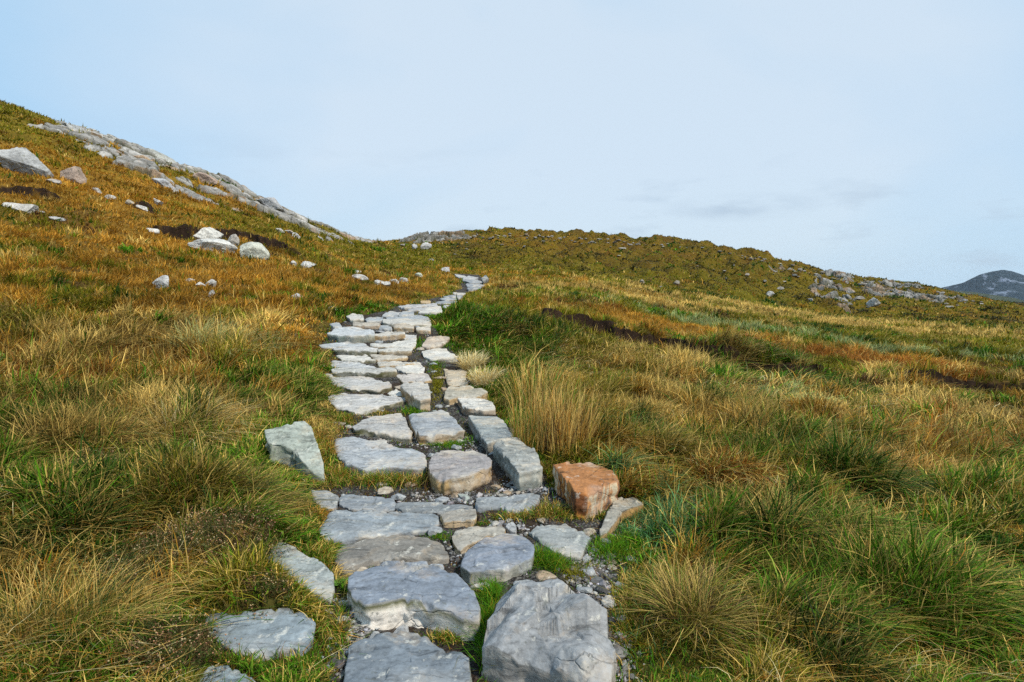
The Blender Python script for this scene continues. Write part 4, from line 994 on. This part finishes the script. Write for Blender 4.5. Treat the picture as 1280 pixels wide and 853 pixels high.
tussock('grass_tussock', 590, 462, .14, 700, .28, [('pale', .75), ('straw', .25)], .9, 'upper one of two pale cream tufts at the right of the steps', wind=.2, width=.006)
tussock('grass_tussock', 606, 482, .13, 700, .26, [('pale', .7), ('straw', .3)], .9, 'lower one of two pale cream tufts at the right of the steps', wind=.2, width=.006)
tussock('grass_tussock', 230, 545, .26, 1500, .36, [('straw', .6), ('pale', .15), ('olive', .25)], 1.1, 'pale arching tussock left of the greenish upright rock', wind=.7, width=.0045)
tussock('grass_tussock', 270, 440, .45, 1500, .48, [('grey', .45), ('straw', .35), ('olive', .2)], 1.0, 'broad windswept grey-green tussock in the middle of the left slope', wind=.9, width=.008)
tussock('grass_tussock', 85, 790, .24, 1500, .32, [('straw', .35), ('olive', .25), ('orange', .15), ('deep', .25)], .6, 'large tangled tussock in the bottom left corner', wind=.6, width=.003)
tussock('grass_tussock', 1000, 680, .22, 1300, .36, [('straw', .4), ('green', .4), ('olive', .2)], 1.1, 'arching green tussock with straw streaks in the right meadow', wind=.9, width=.0035)
tussock('grass_tussock', 1130, 610, .25, 1300, .36, [('orange', .5), ('straw', .25), ('rust', .25)], 1.0, 'rusty drooping tussock in the right meadow', wind=.6, width=.0045)
tussock('grass_tussock', 800, 560, .22, 1300, .34, [('deep', .5), ('green', .4), ('straw', .1)], 1.2, 'dark green fountain-shaped tussock behind the orange block', wind=.5, width=.0045)

# heather: wiry stems with small leaves, tiny flowers as a second part
def heather(px, py, rad, h, n, label, bloom):
    p = hit(px, py, HZ)
    root = bpy.data.objects.new('heather_shrub', None); COL.objects.link(root); root.location = tuple(p)
    tag(root, label, 'heather', 'heather shrubs in the grass')
    a = rng.uniform(0, 6.3, n); r = rad*np.sqrt(rng.random(n)); x, y = r*np.cos(a), r*np.sin(a)
    z = lookup(HZ, x+p[0], y+p[1])-p[2]
    k = rng.random((n, 1)); c = np.where(k < .6, np.array([.055, .075, .018]), np.where(k < .85, np.array([.10, .05, .025]), np.array([.16, .12, .05])))*rng.uniform(.7, 1.3, (n, 1))
    H = h*rng.uniform(.5, 1.1, n); az = a+rng.normal(size=n)*.5; ln = r/rad*.7*rng.uniform(.5, 1.3, n)
    blades('stems', np.stack([x, y, z], 1), H, ln, az, np.full(n, .0035), c*.8, c, 3, parent=root)
    # leaflets along the stems
    m = n*7; s = rng.integers(0, n, m); t = rng.uniform(.25, 1, m)
    lx = x[s]+np.cos(az[s])*H[s]*ln[s]*t**1.7; ly = y[s]+np.sin(az[s])*H[s]*ln[s]*t**1.7; lz = z[s]+H[s]*(t-.42*ln[s]*t*t)
    blades('leaves', np.stack([lx, ly, lz], 1), np.full(m, .014), rng.uniform(.6, 1.8, m), rng.uniform(0, 6.3, m), np.full(m, .004), c[s]*1.1, c[s]*1.4, 1, parent=root)
    nb = int(n*bloom*.6); s = rng.integers(0, n, nb); t = rng.uniform(.8, 1, nb)
    fx = x[s]+np.cos(az[s])*H[s]*ln[s]*t**1.7; fy = y[s]+np.sin(az[s])*H[s]*ln[s]*t**1.7; fz = z[s]+H[s]*(t-.42*ln[s]*t*t)
    V0, F0 = ICO[1]; sz = rng.uniform(.0022, .0042, nb)
    V = (V0[None]*sz[:, None, None]+np.stack([fx, fy, fz], 1)[:, None]).reshape(-1, 3)
    F = (F0[None]+(np.arange(nb)*len(V0))[:, None, None]).reshape(-1, 3)
    fc = np.where(rng.random((nb, 1)) < .5, np.array([.42, .22, .13]), np.array([.46, .36, .20]))*rng.uniform(.7, 1.2, (nb, 1))
    tri_mesh('blossoms', V, F, M_GRASS, cols={'Col': np.repeat(fc, len(V0), 0)}, parent=root)
heather(285, 690, .20, .22, 900, 'dark heather with many tiny cream flowers above the long blue stone', .9)
heather(215, 830, .15, .16, 700, 'heather with reddish flower heads in front of the long blue stone', .7)
heather(330, 745, .09, .09, 500, 'low red-brown heather patch between the two lower left stones', .3)
heather(110, 600, .20, .20, 800, 'dark brown heather in the long grass near the left edge', .5)
heather(180, 720, .18, .20, 800, 'dark heather between the tangled tussock and the long blue stone', .5)
# ground dwellers: a leafy rosette on the bare soil
def rosette(px, py, s, label):
    p = hit(px, py, HZ); n = 26
    a = rng.uniform(0, 6.3, n)
    c = np.tile(np.array([[.12, .26, .04]]), (n, 1))*rng.uniform(.7, 1.2, (n, 1))
    o = blades('weed_plant', np.stack([np.cos(a)*.006, np.sin(a)*.006, np.zeros(n)+.012], 1), s*rng.uniform(.6, 1.1, n), np.full(n, 1.3), a, np.full(n, .016), c, c*1.1, 4, loc=tuple(p))
    tag(o, label, 'plant')
rosette(424, 732, .05, 'small bright green leafy weed in the soil left of the quartz-fronted slab')

# ------------------------------------------------------------------ distant hills
def far_hill(name, pts, dist, depth, base, mat, seed, nu=260, nv=90, amp=1.0):
    """pts: skyline as photo points; a solid hill with front and back slopes"""
    xs = []; zs = []
    for px, py in pts:
        a, b = ray(px, py); xs.append(a*dist); zs.append(CAMZ+b*dist)
    X = np.linspace(xs[0], xs[-1], nu); Z = np.interp(X, xs, zs)
    v = np.linspace(-1, 1, nv)
    XX, VV = np.meshgrid(X, v, indexing='ij'); ZZ = np.repeat(Z[:, None], nv, 1)
    prof = 1-np.abs(VV)**1.25
    rough = fbm(XX/depth*5, VV*3.2, 0, 6, seed)*amp
    hgt = (ZZ-base)*prof; ht = base+hgt+(rough-.9)*(ZZ-base)*.19*(1-np.exp(-np.abs(VV)*9))*np.sqrt(np.clip(prof, 0, 1))
    YY = dist+VV*depth+fbm(XX/depth*3, VV*2, 0, 3, seed+9)*depth*.06
    V = np.stack([XX, YY, ht], -1).reshape(-1, 3)
    o = from_quads(name, V, grid_faces(nu, nv), mat, smooth=True)
    tag(o, kind='structure'); return o
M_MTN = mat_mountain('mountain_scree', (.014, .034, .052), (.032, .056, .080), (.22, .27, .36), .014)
M_LOW = mat_mountain('far_hill_grass', (.045, .065, .040), (.075, .09, .055), (.16, .17, .16), .02)
far_hill('mountain', [(1090,405),(1150,375),(1190,362),(1200,357),(1213,349),(1226,342),(1240,338),(1254,336),(1266,338),(1280,343),(1310,350),(1360,352),(1420,366),(1500,385),(1600,400)], 2400, 700, -150, M_MTN, 3)
far_hill('distant_hill', [(900,378),(1040,352),(1100,348),(1140,350),(1165,357),(1190,361),(1215,363),(1260,372),(1330,390)], 1500, 400, -120, M_LOW, 8, 160, 50)
far_hill('distant_hill', [(1160,384),(1190,379),(1225,376),(1260,374),(1300,375),(1380,378),(1500,388)], 420, 120, -60, mat_mountain('near_knoll_heather', (.035,.035,.018), (.07,.06,.025), (.09,.08,.05), .08), 12, 160, 50, .6)

hv = np.array([(x, y, z) for x in (-4600, 4600) for y in (-4600, 4600) for z in (-152, 90)], float)
hq = np.array([(0,1,3,2),(4,6,7,5),(0,4,5,1),(2,3,7,6),(0,2,6,4),(1,5,7,3)])
hm = bpy.data.materials.new('haze_air'); hm.use_nodes = True; hm.node_tree.nodes.clear()
ho = hm.node_tree.nodes.new('ShaderNodeOutputMaterial'); hp = hm.node_tree.nodes.new('ShaderNodeVolumePrincipled')
hp.inputs['Color'].default_value = (.80, .90, 1, 1); hp.inputs['Density'].default_value = .00004; hm.node_tree.links.new(hp.outputs[0], ho.inputs['Volume'])
tag(from_quads('haze', hv, hq, hm, smooth=False), kind='stuff')

# ------------------------------------------------------------------ sky and light
SUN_EL, SUN_AZ = R(50), R(130)      # azimuth from +Y clockwise: behind the viewer, to the right
world = bpy.data.worlds.new('World'); scene.world = world; world.use_nodes = True
wt = world.node_tree; wt.nodes.clear()
def wn(ty, ins=None, **kw):
    nd = wt.nodes.new(ty)
    for k, v in kw.items(): setattr(nd, k, v)
    for k, v in (ins or {}).items():
        if isinstance(v, bpy.types.NodeSocket): wt.links.new(v, nd.inputs[k])
        else: nd.inputs[k].default_value = v
    return nd
sky = wn('ShaderNodeTexSky', sky_type='NISHITA', sun_disc=False, sun_elevation=SUN_EL, sun_rotation=SUN_AZ, air_density=1.0, dust_density=1.0, ozone_density=1.2)
tc = wn('ShaderNodeTexCoord').outputs['Generated']
mp = wn('ShaderNodeMapping', {'Vector': tc, 'Scale': (1.0, 1.0, 2.4), 'Rotation': (.2, .15, .4)}).outputs[0]
nz = wn('ShaderNodeTexNoise', {'Vector': mp, 'Scale': 1.5, 'Detail': 5, 'Roughness': .5, 'Distortion': .3}).outputs['Fac']
sep = wn('ShaderNodeSeparateXYZ', {'Vector': tc})
# veil thickest above the path, thinning to blue on either side
dt = wn('ShaderNodeVectorMath', {0: tc, 1: (.05, .93, .36)}, operation='DOT_PRODUCT').outputs['Value']
veil = wn('ShaderNodeMapRange', {'Value': dt, 'From Min': .70, 'From Max': 1.0, 'To Min': .0, 'To Max': 1.0}, interpolation_type='SMOOTHSTEP').outputs[0]
nm = wn('ShaderNodeMapRange', {'Value': nz, 'From Min': .3, 'From Max': .7, 'To Min': -.5, 'To Max': .5}).outputs[0]
vf = wn('ShaderNodeMath', {0: veil, 1: nm}, operation='ADD', use_clamp=True).outputs[0]
cr = wn('ShaderNodeValToRGB', {'Fac': vf}); e = cr.color_ramp.elements
e[0].color = (4.4, 6.7, 9.0, 1); e[1].color = (6.5, 7.8, 9.1, 1)
lo = wn('ShaderNodeMapRange', {'Value': sep.outputs['Z'], 'From Min': .0, 'From Max': .16, 'To Min': .45, 'To Max': 0.}).outputs[0]
mh = wn('ShaderNodeMix', {0: lo, 7: (6.0, 7.7, 8.9, 1)}, data_type='RGBA'); wt.links.new(cr.outputs[0], mh.inputs[6])
# a few soft grey cloudlets low above the hills
m2 = wn('ShaderNodeMapping', {'Vector': tc, 'Scale': (5, 5, 17)}).outputs[0]
n2 = wn('ShaderNodeTexNoise', {'Vector': m2, 'Scale': 1.4, 'Detail': 5, 'Roughness': .55}).outputs['Fac']
cl = wn('ShaderNodeMapRange', {'Value': n2, 'From Min': .56, 'From Max': .70, 'To Min': 0., 'To Max': .5}).outputs[0]
lowb = wn('ShaderNodeMapRange', {'Value': sep.outputs['Z'], 'From Min': .22, 'From Max': .10, 'To Min': 0., 'To Max': 1.}).outputs[0]
cm = wn('ShaderNodeMath', {0: cl, 1: lowb}, operation='MULTIPLY').outputs[0]
_a, _b = ray(925, 259); _l = math.sqrt(_a*_a+1+_b*_b)
sb = wn('ShaderNodeVectorMath', {0: tc, 1: (_a/_l, 1/_l, _b/_l)}, operation='SUBTRACT').outputs[0]
ss = wn('ShaderNodeVectorMath', {0: sb, 1: (9.5, 3., 48.)}, operation='MULTIPLY').outputs[0]
sl = wn('ShaderNodeVectorMath', {0: ss}, operation='LENGTH').outputs['Value']
s3 = wn('ShaderNodeMath', {0: wn('ShaderNodeMapRange', {'Value': sl, 'From Min': 1.1, 'From Max': .2, 'To Min': 0., 'To Max': .9}).outputs[0], 1: wn('ShaderNodeMapRange', {'Value': n2, 'From Min': .38, 'From Max': .6}).outputs[0]}, operation='MULTIPLY').outputs[0]
cm = wn('ShaderNodeMath', {0: cm, 1: s3}, operation='MAXIMUM').outputs[0]
mc = wn('ShaderNodeMix', {0: cm, 7: (4.6, 5.8, 7.2, 1)}, data_type='RGBA'); wt.links.new(mh.outputs[2], mc.inputs[6])
fin = wn('ShaderNodeMix', {0: .90}, data_type='RGBA'); wt.links.new(sky.outputs[0], fin.inputs[6]); wt.links.new(mc.outputs[2], fin.inputs[7])
bg = wn('ShaderNodeBackground', {'Color': fin.outputs[2], 'Strength': .1})
wo = wn('ShaderNodeOutputWorld', {0: bg.outputs[0]})
sun = bpy.data.lights.new('sun', 'SUN'); sun.energy = 4.4; sun.angle = R(4); sun.color = (1, .90, .76)
so = bpy.data.objects.new('sun', sun); COL.objects.link(so)
so.rotation_euler = (R(90)-SUN_EL, 0, math.pi-SUN_AZ)

# ------------------------------------------------------------------ render settings
scene.view_settings.view_transform = 'Standard'; scene.view_settings.look = 'None'
scene.view_settings.exposure = 0.08; scene.view_settings.gamma = 1
scene.render.engine = 'CYCLES'
scene.cycles.max_bounces = 5; scene.cycles.diffuse_bounces = 3; scene.cycles.glossy_bounces = 2; scene.cycles.transmission_bounces = 4
scene.cycles.use_denoising = False
scene.cycles.use_adaptive_sampling = True; scene.cycles.adaptive_threshold = .02
